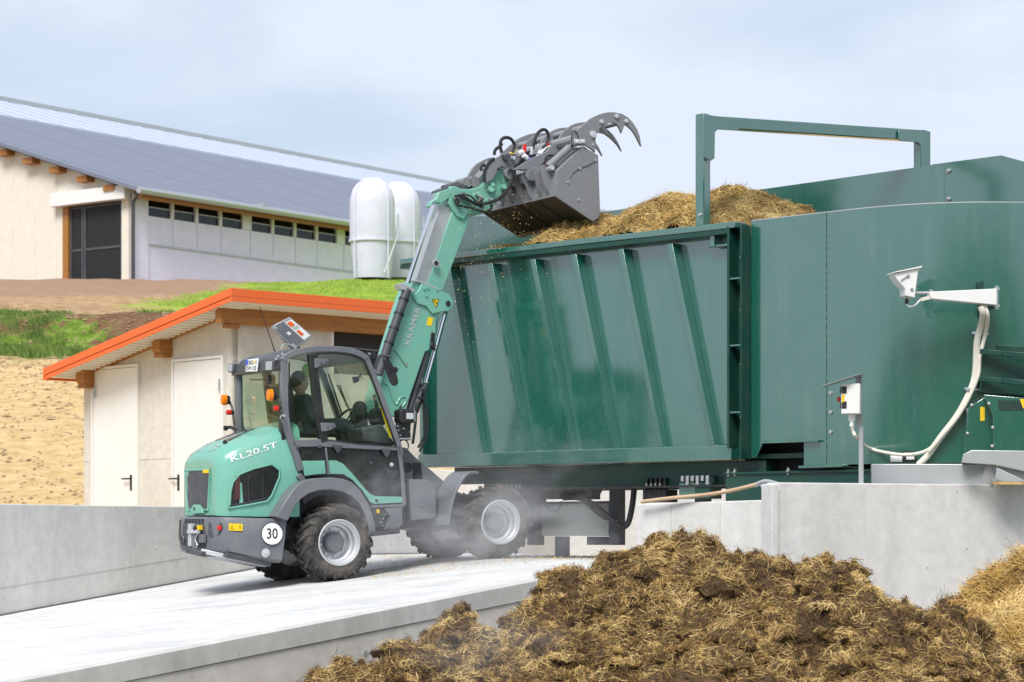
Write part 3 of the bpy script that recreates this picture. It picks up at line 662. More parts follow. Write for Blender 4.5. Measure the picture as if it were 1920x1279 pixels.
# top rim: folded channel
za, zb = MP(850, 497).z, MP(850, 484).z
g = MB(); X0 = MP(768, 494).x; rimz = (MP(1300,428).z+MP(900,480).z)/2
g.bb(X0, SH+.06, -.17, .05, rimz-.045, rimz+.02); g.build('top_rim', M['green'], RT, bevel=.008)
g = MB(); g.bb(X0, SH-.02, -.16, -.01, rimz-.10, rimz-.048); g.build('rim_channel', M['dgreen'], RT, smooth=0)
# hinge flange with bolts and stiffeners
g = MB(); fz0 = MP(1390, 862).z; fz1 = MP(1390, 425).z
g.bb(SH-.05, SH-.02, -.17, .02, fz0+.12, fz1); g.bb(SH+.13, SH+.145, -.17, .0, fz0, fz1); g.bb(SH-.02, SH+.13, -.015, .0, fz0, fz1); g.bb(SH+.045, SH+.06, -.05, -.016, fz0+.02, fz1-.02); fl = g.build('hinge_flange', M['dgreen'], RT, bevel=.004)
for py in (512, 637, 762): 
    z = MP(1397, py+12).z; g = MB(); g.bb(SH-.019, SH+.129, -.16, -.051, z-.008, z+.008); g.build('stiffener', M['green'], fl)
for py in (484, 583, 684, 783):
    z = MP(1397, py).z; g = MB(); g.lathe([(0,0),(.03,0),(.03,.02),(.016,.022),(.016,.07),(0,.07)], (SH+.085,-.052,z), (0.3,-1,0), 10); g.build('bolt', M['steel'], fl)
g = MB(); zt = MP(1360, 432).z; g.bb(SH-.32, SH-.26, -.12, -.003, rimz-.22, rimz-.06); g.tube([(SH-.34,-.09,rimz-.21),(SH-.1,-.09,rimz-.21)], .016, 8); g.build('latch_bracket', M['green'], RT, bevel=.004)
# tub: flat part, then the round
path = [(SH+.13, 0)]
sc = mx.at(1604, 600, l=0).x; RR = 1.9
seam = MP(1550, 600).x
flat = mpoly([(1407,415),(1550,398),(1550,868),(1507,872),(1507,828),(1430,832),(1418,857),(1407,862)])
flat[0] = (SH+.146, TZ); flat[1] = (seam, TZ); flat[-1] = (SH+.146, fz0+.02)
tz0 = MP(1550, 872).z
flat[2] = (seam, tz0); flat[3] = (flat[3][0], tz0)
g = MB(); g.prism(flat, 0, .02); g.build('tub_panel', M['green'], RT, smooth=0, bevel=.003)
TP = [(seam+.004, 0)]+[(sc+RR*math.sin(R_(t)), RR*(1-math.cos(R_(t)))) for t in range(0, 91, 3)]+[(sc+RR-1.0+1.0*math.cos(R_(t)), RR+1.0*math.sin(R_(t))) for t in range(3, 91, 3)]
def wall_sheet(pts, z0, z1, th=.02):
    g = MB(); rings = []
    for i, p in enumerate(pts):
        a0 = Vector(pts[max(i-1,0)]); b0_ = Vector(pts[min(i+1, len(pts)-1)]); d = (b0_-a0).normalized(); n = Vector((-d.y, d.x))
        zb = z0 if not callable(z0) else z0(p); zt_ = z1 if not callable(z1) else z1(p)
        rings.append([(p[0],p[1],zb),(p[0]+n.x*th,p[1]+n.y*th,zb),(p[0]+n.x*th,p[1]+n.y*th,zt_),(p[0],p[1],zt_)])
    g.loft(rings); return g
wall_sheet(TP, tz0, TZ, .02).build('tub_wall', M['green'], RT, smooth=40)
wall_sheet([(SH+.15, 0.0)]+TP, TZ+.001, TZ+.012, .03).build('tub_rim', M['galv'], RT, smooth=40)  # pale metal colour stands in for the rim's highlight and its worn edge
DEP = 2.9
# back wall, taller, with joint and peak
bw = [(-.02, 2.9)]
def BP(px, py): return mx.at(px, py, l=DEP)
pts = [(v.x, v.z) for v in (BP(1140, 396), BP(1773, 306))]
xj = pts[1][0]; sl_ = (pts[1][1]-pts[0][1])/(pts[1][0]-pts[0][0])
g = MB(); g.prism([(-.05, 1.0), (xj, 1.0), (xj, pts[1][1]), (-.05, pts[0][1]+sl_*(-.05-pts[0][0]))], DEP, DEP+.02); g.build('back_wall', M['green'], RT, smooth=0)
pk = BP(1880, 292); pe = BP(1990, 322)
g = MB(); g.prism([(xj+.004, 1.6), (sc+1.9, 1.6), (sc+1.9, pe.z-.25), (pe.x, pe.z), (pk.x, pk.z), (xj+.004, pts[1][1]+.0)], DEP-.03, DEP-.01); bx2 = g.build('back_extension', M['green'], RT, smooth=0)
g = MB(); a_ = BP(1770, 400).x; g.bb(xj-.17, xj+.0, DEP-.028, DEP-.002, 2.6, pts[1][1]-.0); g.build('joint_plate', M['green'], RT, smooth=0)
for py in (321, 374):
    v = BP(1782, py); g = MB(); g.lathe([(0,0),(.028,0),(.026,.02),(0,.026)], (v.x, DEP-.031, v.z), (0,-1,0), 12); g.build('bolt', M['steel'], bx2)
# left end wall of the hopper and floor
g = MB(); e0 = MP(774, 494).x
g.loft([[(sx0+.03,y_,SB+.02),(sx0+.06,y_,SB+.02),(e0+.06,y_,z_),(e0+.03,y_,z_)] for y_, z_ in ((.052, rimz+.02), (.22, 4.02), (.5, 4.2), (DEP-.01, pts[0][1]-.02))]); g.build('end_wall', M['green'], RT, smooth=0)
g = MB(); g.bb(sx0+.08, sc+.3, .10, DEP-.04, SB+.01, SB+.06); g.build('floor_plate', M['dgreen'], RT, smooth=0)
# goal frame over the tub
A = MP(1320, 300, -.06); zt = MP(1320, 214, -.06).z; g = MB(); g.bb(A.x-.075, A.x+.045, -.12, .0, rimz+.021, zt); fr_ = g.build('frame_post', M['green'], RT, bevel=.012)
B = mx.at(1727, 300, l=DEP+.10); ztb = mx.at(1727, 246, l=DEP+.10).z
g = MB(); g.bb(B.x-.06, B.x+.06, DEP+.03, DEP+.15, 2.2, ztb); g.build('frame_post', M['green'], RT, bevel=.012)
zc_ = zt-.10; g = MB(); pA = (A.x, -.05, zt-.085); pB = (B.x, DEP+.10, ztb-.06); g.bar(pA, pB, .11, .13); g.build('frame_beam', M['green'], RT, bevel=.012)
d_ = (Vector(pB)-Vector(pA)).normalized()
for P_, sg in ((Vector(pA), 1), (Vector(pB), -1)):
    u = d_*sg; n_ = Vector((-u.y, u.x, 0)).normalized(); s_ = -1 if (n_.y > 0) else 1; off = n_*s_*.068
    q = [P_+off+u*a_+Vector((0,0,z)) for a_, z in ((-.07,.045),(.02,.062),(.40,.045),(.42,.02),(.42,-.07),(.38,-.085),(.12,-.085),(.08,-.12),(.075,-.40),(.03,-.43),(-.07,-.40))]
    g = MB(); g.ext(q, n_*s_*.015); g.build('corner_gusset', M['green'], RT, bevel=.003)
v = MP(1328, 403, -.06); g = MB(); g.lathe([(0,0),(.02,0),(.02,.015),(0,.02)], (A.x+.0, -.121, v.z), (0,-1,0), 10); g.build('bolt', M['steel'], RT)
# bolts along the seam, weld bead
g = MB(); rnd = random.Random(2); z = tz0+.03
while z < TZ-.05:
    h = rnd.uniform(.015, .06); g.bb(seam-.0015, seam+.0025, -.005, -.0005, z, z+h); z += h+rnd.uniform(.01, .05)
g.build('weld_bead', M['dgreen'], RT, smooth=0)
for py in (737, 773, 810):
    v = MP(1558, py); g = MB(); g.lathe([(0,0),(.022,0),(.02,.014),(0,.018)], (v.x, -.001, v.z), (0,-1,0), 10); g.build('bolt', M['steel'], RT)
# notch: near-black plate put in as the shade of the opening, and lip
g = MB(); v0 = MP(1420, 880, .0); v1 = MP(1507, 826, .0); g.bb(v0.x-.4, v1.x+.35, .30, .34, v0.z-.08, v1.z+.15); g.build('recess_shade', M['dark'], RT, smooth=0)
g = MB(); vl = MP(1430, 830); vr = MP(1540, 822); g.bb(vl.x, vr.x, -.06, -.002, vl.z-.012, vl.z+.012); g.build('recess_lip', M['green'], RT, bevel=.004)
# underframe
g = MB(); g.bb(sx0+.85, SH+.25, .12, .30, SB-.26, SB-.002); g.build('chassis_beam', M['dgreen'], RT, bevel=.008)
g = MB(); g.bb(sx0+.35, sx0+.849, .12, .26, SB-.20, SB-.002); g.build('chassis_beam', M['dgrey'], RT, bevel=.008)
g = MB(); g.bb(sx0+1.1, SH+.8, -.02, .14, SB-.285, SB-.262); g.build('frame_rail', M['black'], RT, bevel=.004)
g = MB(); g.bb(sx0+.6, SH, 2.3, 2.5, SB-.25, SB-.002); g.build('chassis_beam', M['dgreen'], RT, bevel=.008)
b1 = mx.at(1362, 888, l=-.02); b2 = mx.at(1362, 903, l=-.02); g = MB()
g.bb(b1.x, sc+.35, -.06, .0, b1.z-.012, b1.z+.012); g.bb(b1.x, sc+.35, -.035, -.02, b1.z-.30, b1.z-.013); g.bb(b1.x, sc+.35, -.06, .0, b1.z-.325, b1.z-.301); g.build('base_girder', M['dgreen'], RT, bevel=.003)
for px in (1366, 1378, 1478):
    v = mx.at(px, 886, l=-.04); g = MB(); g.lathe([(0,-.05),(.014,-.05),(.014,-.02),(.026,-.018),(.026,0),(.012,.01),(.012,.03),(0,.03)], (v.x,-.04,b1.z+.02), (0,0,1), 8); g.build('bolt', M['steel'], RT)
g = MB(); g.loft([[(sx, -.10, tz0-.03), (sx, .3, tz0-.03), (sx, .3, tz0-.003), (sx, -.10, tz0-.003)] for sx in (MP(1507,870).x, MP(1590,870).x)]); g.build('bottom_lip', M['green'], RT, bevel=.005)
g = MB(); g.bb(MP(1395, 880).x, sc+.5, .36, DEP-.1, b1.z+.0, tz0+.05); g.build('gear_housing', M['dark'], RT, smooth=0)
M['tankp'] = paint('hazed_tank_paint', (.36,.38,.36), .5, 0, .4, (.25,.24,.2), 2)  # haze before the shaded panel is put into this paler colour
# legs, tank panel, motor, valve blocks under the hopper
def leg(px0, px1, py0, py1, l, mat='dgrey', nm='leg'):
    a_ = mx.at(px0, py0, l=l); b_ = mx.at(px1, py1, l=l); g = MB(); g.bb(min(a_.x,b_.x), max(a_.x,b_.x), l, l+.12, b_.z, a_.z); return g.build(nm, M[mat], RT, bevel=.006)
for a_ in ((988, 1008, 872, 1022, .35), (1142, 1160, 872, 1020, .35), (1302, 1322, 880, 1000, .35)): leg(*a_)
leg(1009, 1141, 944, 1005, .42, 'tankp', 'tank_panel'); leg(1008, 1142, 941, 944, .38, 'dgrey', 'cross_rail'); leg(1100, 1160, 1006, 1022, .40, 'dgrey', 'step_plate'); leg(1040, 1056, 1006, 1047, .44, 'dgrey', 'foot')
v0 = mx.at(1078, 905, l=.5); v1 = mx.at(1140, 938, l=.5); g = MB(); g.lathe([(0,0),(.13,0),(.145,.03),(.145,.30),(.12,.36),(.05,.37),(0,.37)], (v0.x+.02, .45, v0.z-.04), (1,0,-.0), 20)
for k in range(9): g.bb(v0.x+.06+k*.03, v0.x+.07+k*.03, .44-.16, .44+.16, v0.z-.20, v0.z+.11)
g.build('drive_motor', M['dgrey'], RT, bevel=.004)
v0 = mx.at(1012, 903, l=.5); v1 = mx.at(1052, 936, l=.5); g = MB(); g.bb(v0.x, v1.x, .4, .6, v1.z, v0.z+.05); g.build('oil_tank', M['grey'], RT, bevel=.01)
for cx, l_ in ((1227, .05), (965, .1)):
    v = mx.at(cx, 925, l=l_); g = MB(); g.bb(v.x-.17, v.x+.17, l_, l_+.2, v.z-.10, v.z+.04); 
    for k in range(5): g.bb(v.x-.15+k*.065, v.x-.12+k*.065, l_+.02, l_+.06, v.z+.041, v.z+.17)
    vb = g.build('valve_block', M['black'], RT, bevel=.004)
    for k in range(4):
        h = MB(); h.lathe([(0,0),(.014,0),(.014,.05),(0,.05)], (v.x-.12+k*.065, l_+.01, v.z+.06), (0,0,1), 8); h.build('hydraulic_fitting', M['steel'], vb)
v = mx.at(1302, 915, l=.02); g = MB(); g.bb(v.x-.22, v.x+.02, .02, .2, v.z-.12, v.z+.06); g.build('control_housing', M['green'], RT, bevel=.006)
g = MB(); g.bb(v.x+.022, v.x+.24, -.0, .2, v.z-.12, v.z+.06); g.build('control_housing', M['dgreen'], RT, bevel=.006)
v = mx.at(1305, 897, l=.0); g = MB()
for k in range(6): g.bb(v.x-.2+k*.07, v.x-.16+k*.07, -.02, .1, v.z-.03-(k%2)*.04, v.z+.03)
g.build('load_cell', M['steel'], RT, bevel=.003)
def hose(pts, r, l, nm='hose', mat='hose'):
    P = []
    for k, p in enumerate(pts): P.append(mx.at(p[0], p[1], l=(l if len(p) < 3 else p[2])))
    g = MB(); g.tube(P, r, 8, smoothn=6); return g.build(nm, M[mat], RT)
hose([(1190, 905), (1186, 945), (1178, 980), (1166, 988), (1150, 976), (1110, 944), (1080, 932), (1054, 930)], .034, .28)
hose([(1160, 978), (1130, 970), (1100, 945), (1085, 936), (1056, 936)], .018, .26)
hose([(1022, 935), (1024, 950), (1036, 960), (1048, 955), (1053, 940)], .014, .3)
hose([(1058, 905), (1060, 930)], .014, .35); hose([(985, 945), (1010, 942)], .012, .3)
# right hand side: gearbox cover, step rails, outlet chutes
g = MB(); v0 = WP(1812, 738, 24.05); 
RF = Frame((v0.x, 24.05, 0), -6, None)
def rl(px, py, y=0): return mx.l(RF.w(RF.at(px, py, l=y)))
def rbx(nm, pts, y0, y1, mat, bevel=.006, parent=None):
    A = [mx.l(RF.w((RF.at(a_, b_, l=y0).x, y0, RF.at(a_, b_, l=y0).z))) for a_, b_ in pts]; B = [mx.l(RF.w((RF.at(a_, b_, l=y0).x, y1, RF.at(a_, b_, l=y0).z))) for a_, b_ in pts]
    g = MB(); g.loop2(A, B); return g.build(nm, M[mat], parent or RT, bevel=bevel, smooth=30)
gc = rbx('gearbox_cover', [(1845,740),(1990,752),(1990,880),(1864,872),(1862,780)], -.35, .3, 'green')
rbx('gearbox_cover', [(1815,765),(1850,742),(1863,778),(1864,845),(1806,868)], -.18, .3, 'green')
for r_ in range(5):
    for c_ in range(9):
        x_ = 1871+c_*5.0+r_*.6; y_ = 751+r_*4.0
        rbx('vent_slot', [(x_, y_), (x_+3.8, y_+.3), (x_+4.1, y_+3.2), (x_+.4, y_+2.9)], -.353, -.349, 'dark', 0, gc)
rbx('warning_sticker', [(1912,748),(1930,749),(1930,766),(1918,765)], -.354, -.349, 'yellow', 0, gc)
st = rbx('warning_sticker', [(1838,763),(1846.5,763),(1846.5,789),(1838,789)], -.184, -.179, 'yellow', 0, gc)
for bx_, by_, yy in ((1854,757,-.35),(1861,802,-.35),(1860,837,-.35),(1822,760,-.18),(1814,813,-.18)):
    c_ = RF.at(bx_, by_, l=yy); P_ = mx.l(RF.w((c_.x, yy, c_.z))); d2 = mx.Ri @ (RF.R @ Vector((0,-1,0))); g = MB(); g.lathe([(0,0),(.018,0),(.016,.012),(0,.016)], P_, d2, 10); g.build('bolt', M['steel'], gc)
for y_ in (655, 706):
    P_ = [mx.l(RF.w((RF.at(px, py, l=.05).x, .05-.06*k, RF.at(px, py, l=.05).z))) for k, (px, py) in enumerate(((1838, y_+4), (1880, y_+9), (1930, y_+14), (1990, y_+19)))]
    g = MB()
    for a_, b_ in zip(P_[:-1], P_[1:]): g.bar(a_, b_, .08, .05)
    g.build('step_rail', M['dgreen'], RT, bevel=.004)
rbx('step_plate', [(1842,662),(1990,680),(1990,748),(1836,735)], .12, .2, 'dgreen', .004)
rbx('inner_skirt', [(1846,645),(1990,655),(1990,700),(1843,662)], .25, .3, 'dgreen', .004)
rbx('outlet_chute', [(1634,870),(1855,870),(1867,872),(1858,910),(1634,910)], .0, .2, 'galv', .006)
rbx('chute_edge', [(1848,869),(1869,869),(1861,912),(1838,912)], -.03, -.005, 'galv', .006)
rbx('discharge_chute', [(1803,868),(1806,852),(1822,844),(1990,846),(1990,900),(1866,872)], -.40, -.37, 'galv', .006)
rbx('discharge_chute', [(1869,877),(1924,902),(1990,903),(1880,903),(1866,898)], -.42, -.405, 'galv', .006)
rbx('rating_plate', [(1693,847),(1718,847),(1718,867),(1693,867)], .30-.02, .30-.015, 'ink', 0) if False else None
rbx('chute_side', [(1862,874),(1990,874),(1990,903),(1860,903)], -.30, -.28, 'galv', .003)
# stickers on the tub: found by following the curved wall
def on_tub(px, py):
    best = None
    for k in range(len(TP)-1):
        a_, b_ = Vector(TP[k]), Vector(TP[k+1]); o_ = mx.Ri @ (Vector((0,0,ZC))-mx.o); d = mx.Ri @ Vector(((px-CX)/FPX, 1, (HY-py)/FPX))
        e_ = b_-a_; den = d.x*e_.y-d.y*e_.x
        if abs(den) < 1e-9: continue
        t = ((a_.x-o_.x)*e_.y-(a_.y-o_.y)*e_.x)/den; u = ((a_.x-o_.x)*d.y-(a_.y-o_.y)*d.x)/den
        if -.001 <= u <= 1.001 and t > 0 and (best is None or t < best[0]):
            n_ = Vector((e_.y, -e_.x)).normalized(); best = (t, o_+d*t, Vector((n_.x, n_.y, 0)))
    return best[1], best[2]
def sticker(x0, y0, x1, y1, mat, nm='rating_plate', d=.004):
    P_ = []
    for a_, b_ in ((x0,y1),(x1,y1),(x1,y0),(x0,y0)):
        p, n_ = on_tub(a_, b_); P_.append(p+n_*d)
    g = MB(); g.ext(P_, n_*.003); return g.build(nm, M[mat], RT, smooth=0)
sticker(1670, 854, 1692, 866, 'whitew'); sticker(1692.5, 846, 1718, 866, 'ink'); sticker(1696, 849, 1714, 852, 'whitew', d=.008); sticker(1700, 856, 1715, 862, 'whitew', d=.008)
# ------------------------------------------------------------------ swing arm with display housing, cables, control box (things of their own)
pA, nA = on_tub(1866, 556)
wA = mx.w(pA); arm = Frame((wA.x-.02, wA.y-.30, wA.z), 180+9, 'swing_arm', 'pale grey tapered swing arm on the green tub holding the display housing', 'bracket')     # x to the left along the arm
def AP(px, py, l=0): return arm.at(px, py, l=l)
def apoly(pts, l=0): return [(v.x, v.z) for v in (AP(a_, b_, l) for a_, b_ in pts)]
g = MB(); g.prism(apoly([(1740,548),(1866,542),(1866,573),(1742,561)]), -.05, .05); g.build('arm_body', M['white'], arm.root, bevel=.006)
g = MB(); v = AP(1869, 558); g.tube([(v.x, 0, AP(1868,536).z), (v.x, 0, AP(1868,580).z)], .016, 10)
for py in (542, 574): h = AP(1868, py); g.lathe([(0,-.012),(.032,-.012),(.032,.012),(0,.012)], (v.x,0,h.z), (0,0,1), 12)
g.build('pivot_pin', M['steel'], arm.root)
g = MB(); g.prism(apoly([(1850,524),(1862,522),(1860,600),(1852,585)]), -.30, -.26); g.bb(v.x-.02, v.x+.03, -.27, -.02, AP(1868,571).z, AP(1868,577).z); g.bb(v.x-.02, v.x+.03, -.27, -.02, AP(1868,541).z, AP(1868,547).z); g.build('wall_bracket', M['dgreen'], arm.root, bevel=.003)
g = MB(); a_ = AP(1742, 549); b_ = AP(1710, 550); g.tube([(a_.x,0,a_.z),(b_.x,0,b_.z)], .012, 8); g.lathe([(0,-.02),(.025,-.02),(.025,.03),(0,.03)], (a_.x-.02,0,a_.z), (0,0,1), 10); g.build('arm_rod', M['steel'], arm.root)
g = MB(); a_ = AP(1726, 562); b_ = AP(1742, 558); g.bar((a_.x,.0,a_.z), (b_.x,.0,b_.z), .05, .035); g.build('cable_end', M['cable'], arm.root)
vD = arm.w(AP(1700, 530)); dsp = Frame(vD[:], 189, 'display_housing', 'white wedge shaped display housing at the end of the swing arm', 'display')
def DPn(px, py): v = dsp.at(px, py, l=0); return (v.x, v.z)
g = MB(); g.prism([DPn(*p) for p in ((1671,515),(1720,503),(1716,512),(1710,560),(1692,556),(1692,543),(1676,525))], -.09, .09); g.build('housing', M['white'], dsp.root, bevel=.006)
g = MB(); g.prism([DPn(*p) for p in ((1669,514),(1671,512),(1722,501),(1722,504))], -.115, .115); g.build('hood', M['white'], dsp.root, bevel=.003)
for px, py in ((1697,519),(1704,544)):
    x_, z_ = DPn(px, py); g = MB(); g.lathe([(0,0),(.018,0),(.016,.012),(0,.014)], (x_, .091, z_), (0,1,0), 10); g.build('screw', M['steel'], dsp.root)
x_, z_ = DPn(1697,519); x2, z2 = DPn(1683,528); g = MB(); g.bar((x_,.1,z_),(x2,.1,z2),.006,.006); g.build('pull_lever', M['dgrey'], dsp.root)
g = MB(); P_ = [dsp.at(a_, b_, l=0) for a_, b_ in ((1700,560),(1700,570),(1706,575),(1716,572),(1724,564),(1732,560))]; g.tube(P_, .009, 8, smoothn=5); dc = g.build('display_cable', M['whitew'], dsp.root)
g = MB(); g.tube([P_[0], P_[1]], .018, 8); g.build('cable_gland', M['black'], dsp.root)
# cables down the tub
cb0 = arm.w(AP(1843, 574)); 
def cablething(ptsl, r, label, dd=.05, name='cable_conduit'):
    P_ = []
    for p in ptsl:
        if len(p) == 2:
            q, n_ = on_tub(p[0], p[1]); P_.append(mx.w(q+n_*dd))
        else: P_.append(WP(p[0], p[1], p[2]))
    g = MB(); g.tube(P_, r, 10, smoothn=7); o = g.build(name, M['cable']); return tag(o, label, 'cable'), P_
ya = cb0.y
yb_ = (mx.w(on_tub(1828, 700)[0])).y-.05
cablething([(1838,574,ya+.0),(1843,588,ya+.02),(1840,610,yb_-.08),(1832,640,yb_-.04),(1828,700),(1818,735),(1795,780),(1765,820),(1740,855),(1724,872)], .034, 'thick cream conduit hanging from the swing arm down the tub', .05)
cablething([(1846,573,ya+.01),(1852,592,ya+.02),(1849,620,yb_-.08),(1838,665,yb_-.06),(1830,712),(1800,775),(1768,818),(1745,846)], .02, 'thinner cream conduit running beside the thick one down the tub', .11)
cl_, nn_ = on_tub(1831, 627)
for px, py in ((1832,627),(1816,731)):
    q, n_ = on_tub(min(px, 1830), py); o_ = mx.w(q+n_*.05); g = MB(); t_ = Vector((0.25,0,1)).normalized(); g.lathe([(.040,-.012),(.052,-.012),(.052,.012),(.040,.012)], o_, t_, 12); g.bb(o_.x+.04, o_.x+.12, o_.y-.01, o_.y+.01, o_.z-.01, o_.z+.01)
    tag(g.build('hose_clamp', M['steel']), 'steel clamp round the conduits, '+('the upper one' if py < 700 else 'the lower one'), 'clamp', 'clamps on the conduits')
# control box on its pole
cbx = Frame((WP(1613, 905, 23.6).x, 23.6, .5), -14, 'control_box', 'white control box with red stop button on a pole under a rain plate', 'control box')
def CP(px, py, l=0): v = cbx.at(px, py, l=l); return v
g = MB(); a_ = CP(1609, 790); b_ = CP(1619, 790); zt = CP(1612, 800).z; g.tube([((a_.x+b_.x)/2,0.03,0),((a_.x+b_.x)/2,.03,zt)], .026, 12); g.build('pole', M['galv'], cbx.root)
g = MB(); a_ = CP(1604, 704, .06); b_ = CP(1617, 802, .06); g.bb(a_.x, b_.x, .06, .075, b_.z, a_.z); g.bb(b_.x-.004, b_.x, .0, .06, b_.z, a_.z); g.build('back_plate', M['galv'], cbx.root, bevel=.002)
g = MB(); a_ = CP(1578, 720, -.1); b_ = CP(1613, 776, -.1); g.bb(a_.x, b_.x, -.14, .055, b_.z, a_.z); bx_ = g.build('housing', M['white'], cbx.root, bevel=.006)
g = MB(); a_ = CP(1617, 703, -.02); b_ = CP(1538, 723, -.4); g.loft([[(a_.x,-.18,a_.z),(a_.x,.10,a_.z),(a_.x,.10,a_.z+.005),(a_.x,-.18,a_.z+.005)],[(b_.x,-.30,b_.z),(b_.x,-.1,b_.z),(b_.x,-.1,b_.z+.005),(b_.x,-.30,b_.z+.005)]]); g.build('rain_plate', M['galv'], cbx.root)
xl = CP(1578, 750, -.14).x
for py, m_, r_, h_ in ((748,'red',.024,.05),):
    z = CP(1578, py, -.1).z; g = MB(); g.lathe([(0,0),(.014,0),(.014,h_*.5),(r_,h_*.5),(r_,h_),(0,h_+.004)], (xl, -.05, z), (-1,0,0), 14); g.build('stop_button', M['red'], bx_)
for py in (732, 760):
    z = CP(1578, py, -.1).z; g = MB(); g.bb(xl+.0, xl+.05, -.143, -.1405, z-.035, z+.035); g.bb(xl-.02, xl-.001, -.11, .0, z-.03, z+.03); g.build('rocker_switch', M['black'], bx_)
z = CP(1578, 747, -.1).z; g = MB(); g.bb(xl+.003, xl+.03, -.143, -.1405, z-.045, z+.035); g.build('yellow_backing', M['yellow'], bx_)
g = MB(); q = CP(1597, 777, -.04); g.lathe([(0,0),(.032,0),(.032,.06),(.02,.07),(.02,.12),(0,.12)], (q.x,-.05,q.z), (0,0,-1), 12); g.build('cable_gland', M['whitew'], cbx.root)
yq = cbx.w((q.x, -.05, q.z)).y
cablething([(1598,795,yq),(1599,808,yq+.02),(1608,822,yq+.1),(1635,840),(1670,850),(1705,853),(1738,846),(1760,826),(1790,785)], .017, 'cream cable sagging from the control box to the conduits', .07, 'power_cable')
# ------------------------------------------------------------------ wheel loader
YAW = 30.0
w0 = WP(638, 1017.4, 26.4)
V0 = Frame((w0.x, w0.y, w0.z-.43), YAW, 'wheel_loader', 'mint green and grey compact wheel loader on the ramp with raised grab bucket', 'wheel loader')
VR = V0.root; CL = .815                                        # centre line, lateral; x runs forward, y to the far side
def vp(px, py, l=0.): return V0.at(px, py, l=l)
def vpoly(pts, l=0.): return [(v.x, v.z) for v in (V0.at(p[0], p[1], l=l) for p in pts)]
def far(l): return 2*CL-l
def vprism(name, pts, l0, l1, mat, bevel=.006, parent=None, smooth=30, at=None):
    g = MB(); g.prism(vpoly(pts, l0 if at is None else at), l0, l1); return g.build(name, M[mat], parent or VR, bevel=bevel, smooth=smooth)
def vstrip(name, pts, w_, l0, l1, mat, bevel=.006, parent=None, sm=0, at=None):
    P_ = vpoly(pts, l0 if at is None else at)
    if sm: P_ = [(q.x, q.y) for q in catmull([Vector((a_[0], a_[1], 0)) for a_ in P_], sm)]
    g = MB(); g.prism(strip2(P_, w_), l0, l1); return g.build(name, M[mat], parent or VR, bevel=bevel)
def vtube(name, pts, r, mat, parent=None, sm=5, n=8):
    P_ = [vp(p[0], p[1], p[2]) for p in pts]; g = MB(); g.tube(P_, r, n, smoothn=sm); return g.build(name, M[mat], parent or VR)
def bolt(px, py, l, r=.012, mat='steel', parent=None, h=.012):
    v = vp(px, py, l); g = MB(); g.lathe([(0,0),(r,0),(r*.9,h),(0,h)], v, (0,-1,0), 8); return g.build('bolt', M[mat], parent or VR)
# wheels
def make_wheel():
    g = MB(); hw = .19; R0 = .405
    prof = [(.245,-hw*.80),(.27,-hw*.93),(.32,-hw*1.02),(.365,-hw*.98),(.392,-hw*.82),(R0,-hw*.45),(R0+.004,0),(R0,hw*.45),(.392,hw*.82),(.365,hw*.98),(.32,hw*1.02),(.27,hw*.93),(.245,hw*.80)]
    g.lathe(prof, (0,0,0), (0,1,0), 64)
    nl = 19
    for sd_ in (-1, 1):
        for k in range(nl):
            t0 = 2*math.pi*(k+(.5 if sd_ > 0 else 0))/nl
            rings = []
            for (y_, dt, rs, hh, wa) in ((-.012,.0,R0+.002,.030,.085),(.06,.06,R0+.002,.032,.08),(.12,.15,.398,.034,.085),(.165,.24,.385,.034,.10),(.19,.29,.366,.026,.11),(.199,.315,.338,.008,.10)):
                y_ = y_*sd_*hw/.19; th = t0+dt
                q = []
                for (tt, rr) in ((th-wa/2, rs-.012),(th-wa/2*.8, rs+hh),(th+wa/2*.8, rs+hh),(th+wa/2, rs-.012)):
                    q.append((math.sin(tt)*rr, y_, math.cos(tt)*rr))
                rings.append(q)
            g.loft(rings)
    for rr in (.30, .35): pass
    tyre = g.build('tyre', M['rubber'], VR, smooth=28)
    g = MB(); rim = [(.252,-.165),(.258,-.172),(.246,-.178),(.236,-.165),(.232,-.14),(.215,-.125),(.213,-.09),(.206,-.06),(.19,-.05),(.188,-.02),(.175,.01),(.13,.02),(.128,.03),(.0,.03)]
    g.lathe(rim+[(0,.05),(.24,.05),(.245,.16),(.252,.165)], (0,0,0), (0,1,0), 56)
    rimo = g.build('rim', M['silver'], VR, smooth=40)
    g = MB(); g.lathe([(0,.03),(.115,.03),(.115,-.045),(.10,-.065),(0,-.07)], (0,0,0), (0,1,0), 32)
    hub = g.build('hub', M['grey'], VR, smooth=35)
    bs = []
    for k in range(8):
        an = k*math.pi/4+.2; g = MB(); g.lathe([(0,0),(.013,0),(.013,.03),(0,.032)], (math.cos(an)*.148, .017, math.sin(an)*.148), (0,-1,0), 6); bs.append(g.build('wheel_nut', M['steel'], VR))
    return tyre, rimo, hub, bs
front_c = vp(940.8, 979, 0)
wheel_parts = make_wheel()
def place_wheel(pos, rot, flip=False, proto=False):
    r = bpy.data.objects.new('wheel', None); COL.objects.link(r); r.parent = VR; r.location = pos; r.rotation_euler = (0, rot, math.pi if flip else 0)
    tyre, rimo, hub, bs = wheel_parts
    for o_ in [tyre, rimo, hub]+bs:
        c = o_ if proto else o_.copy()
        if not proto: COL.objects.link(c)
        c.parent = r
    return r
place_wheel((0, .19, .43), .05, proto=True)
place_wheel((front_c.x, .19, front_c.z), .4)
place_wheel((0, far(.19), .43-.02), .2, True); place_wheel((front_c.x, far(.19), front_c.z-.005), .7, True)
FX, FZ = front_c.x, front_c.z
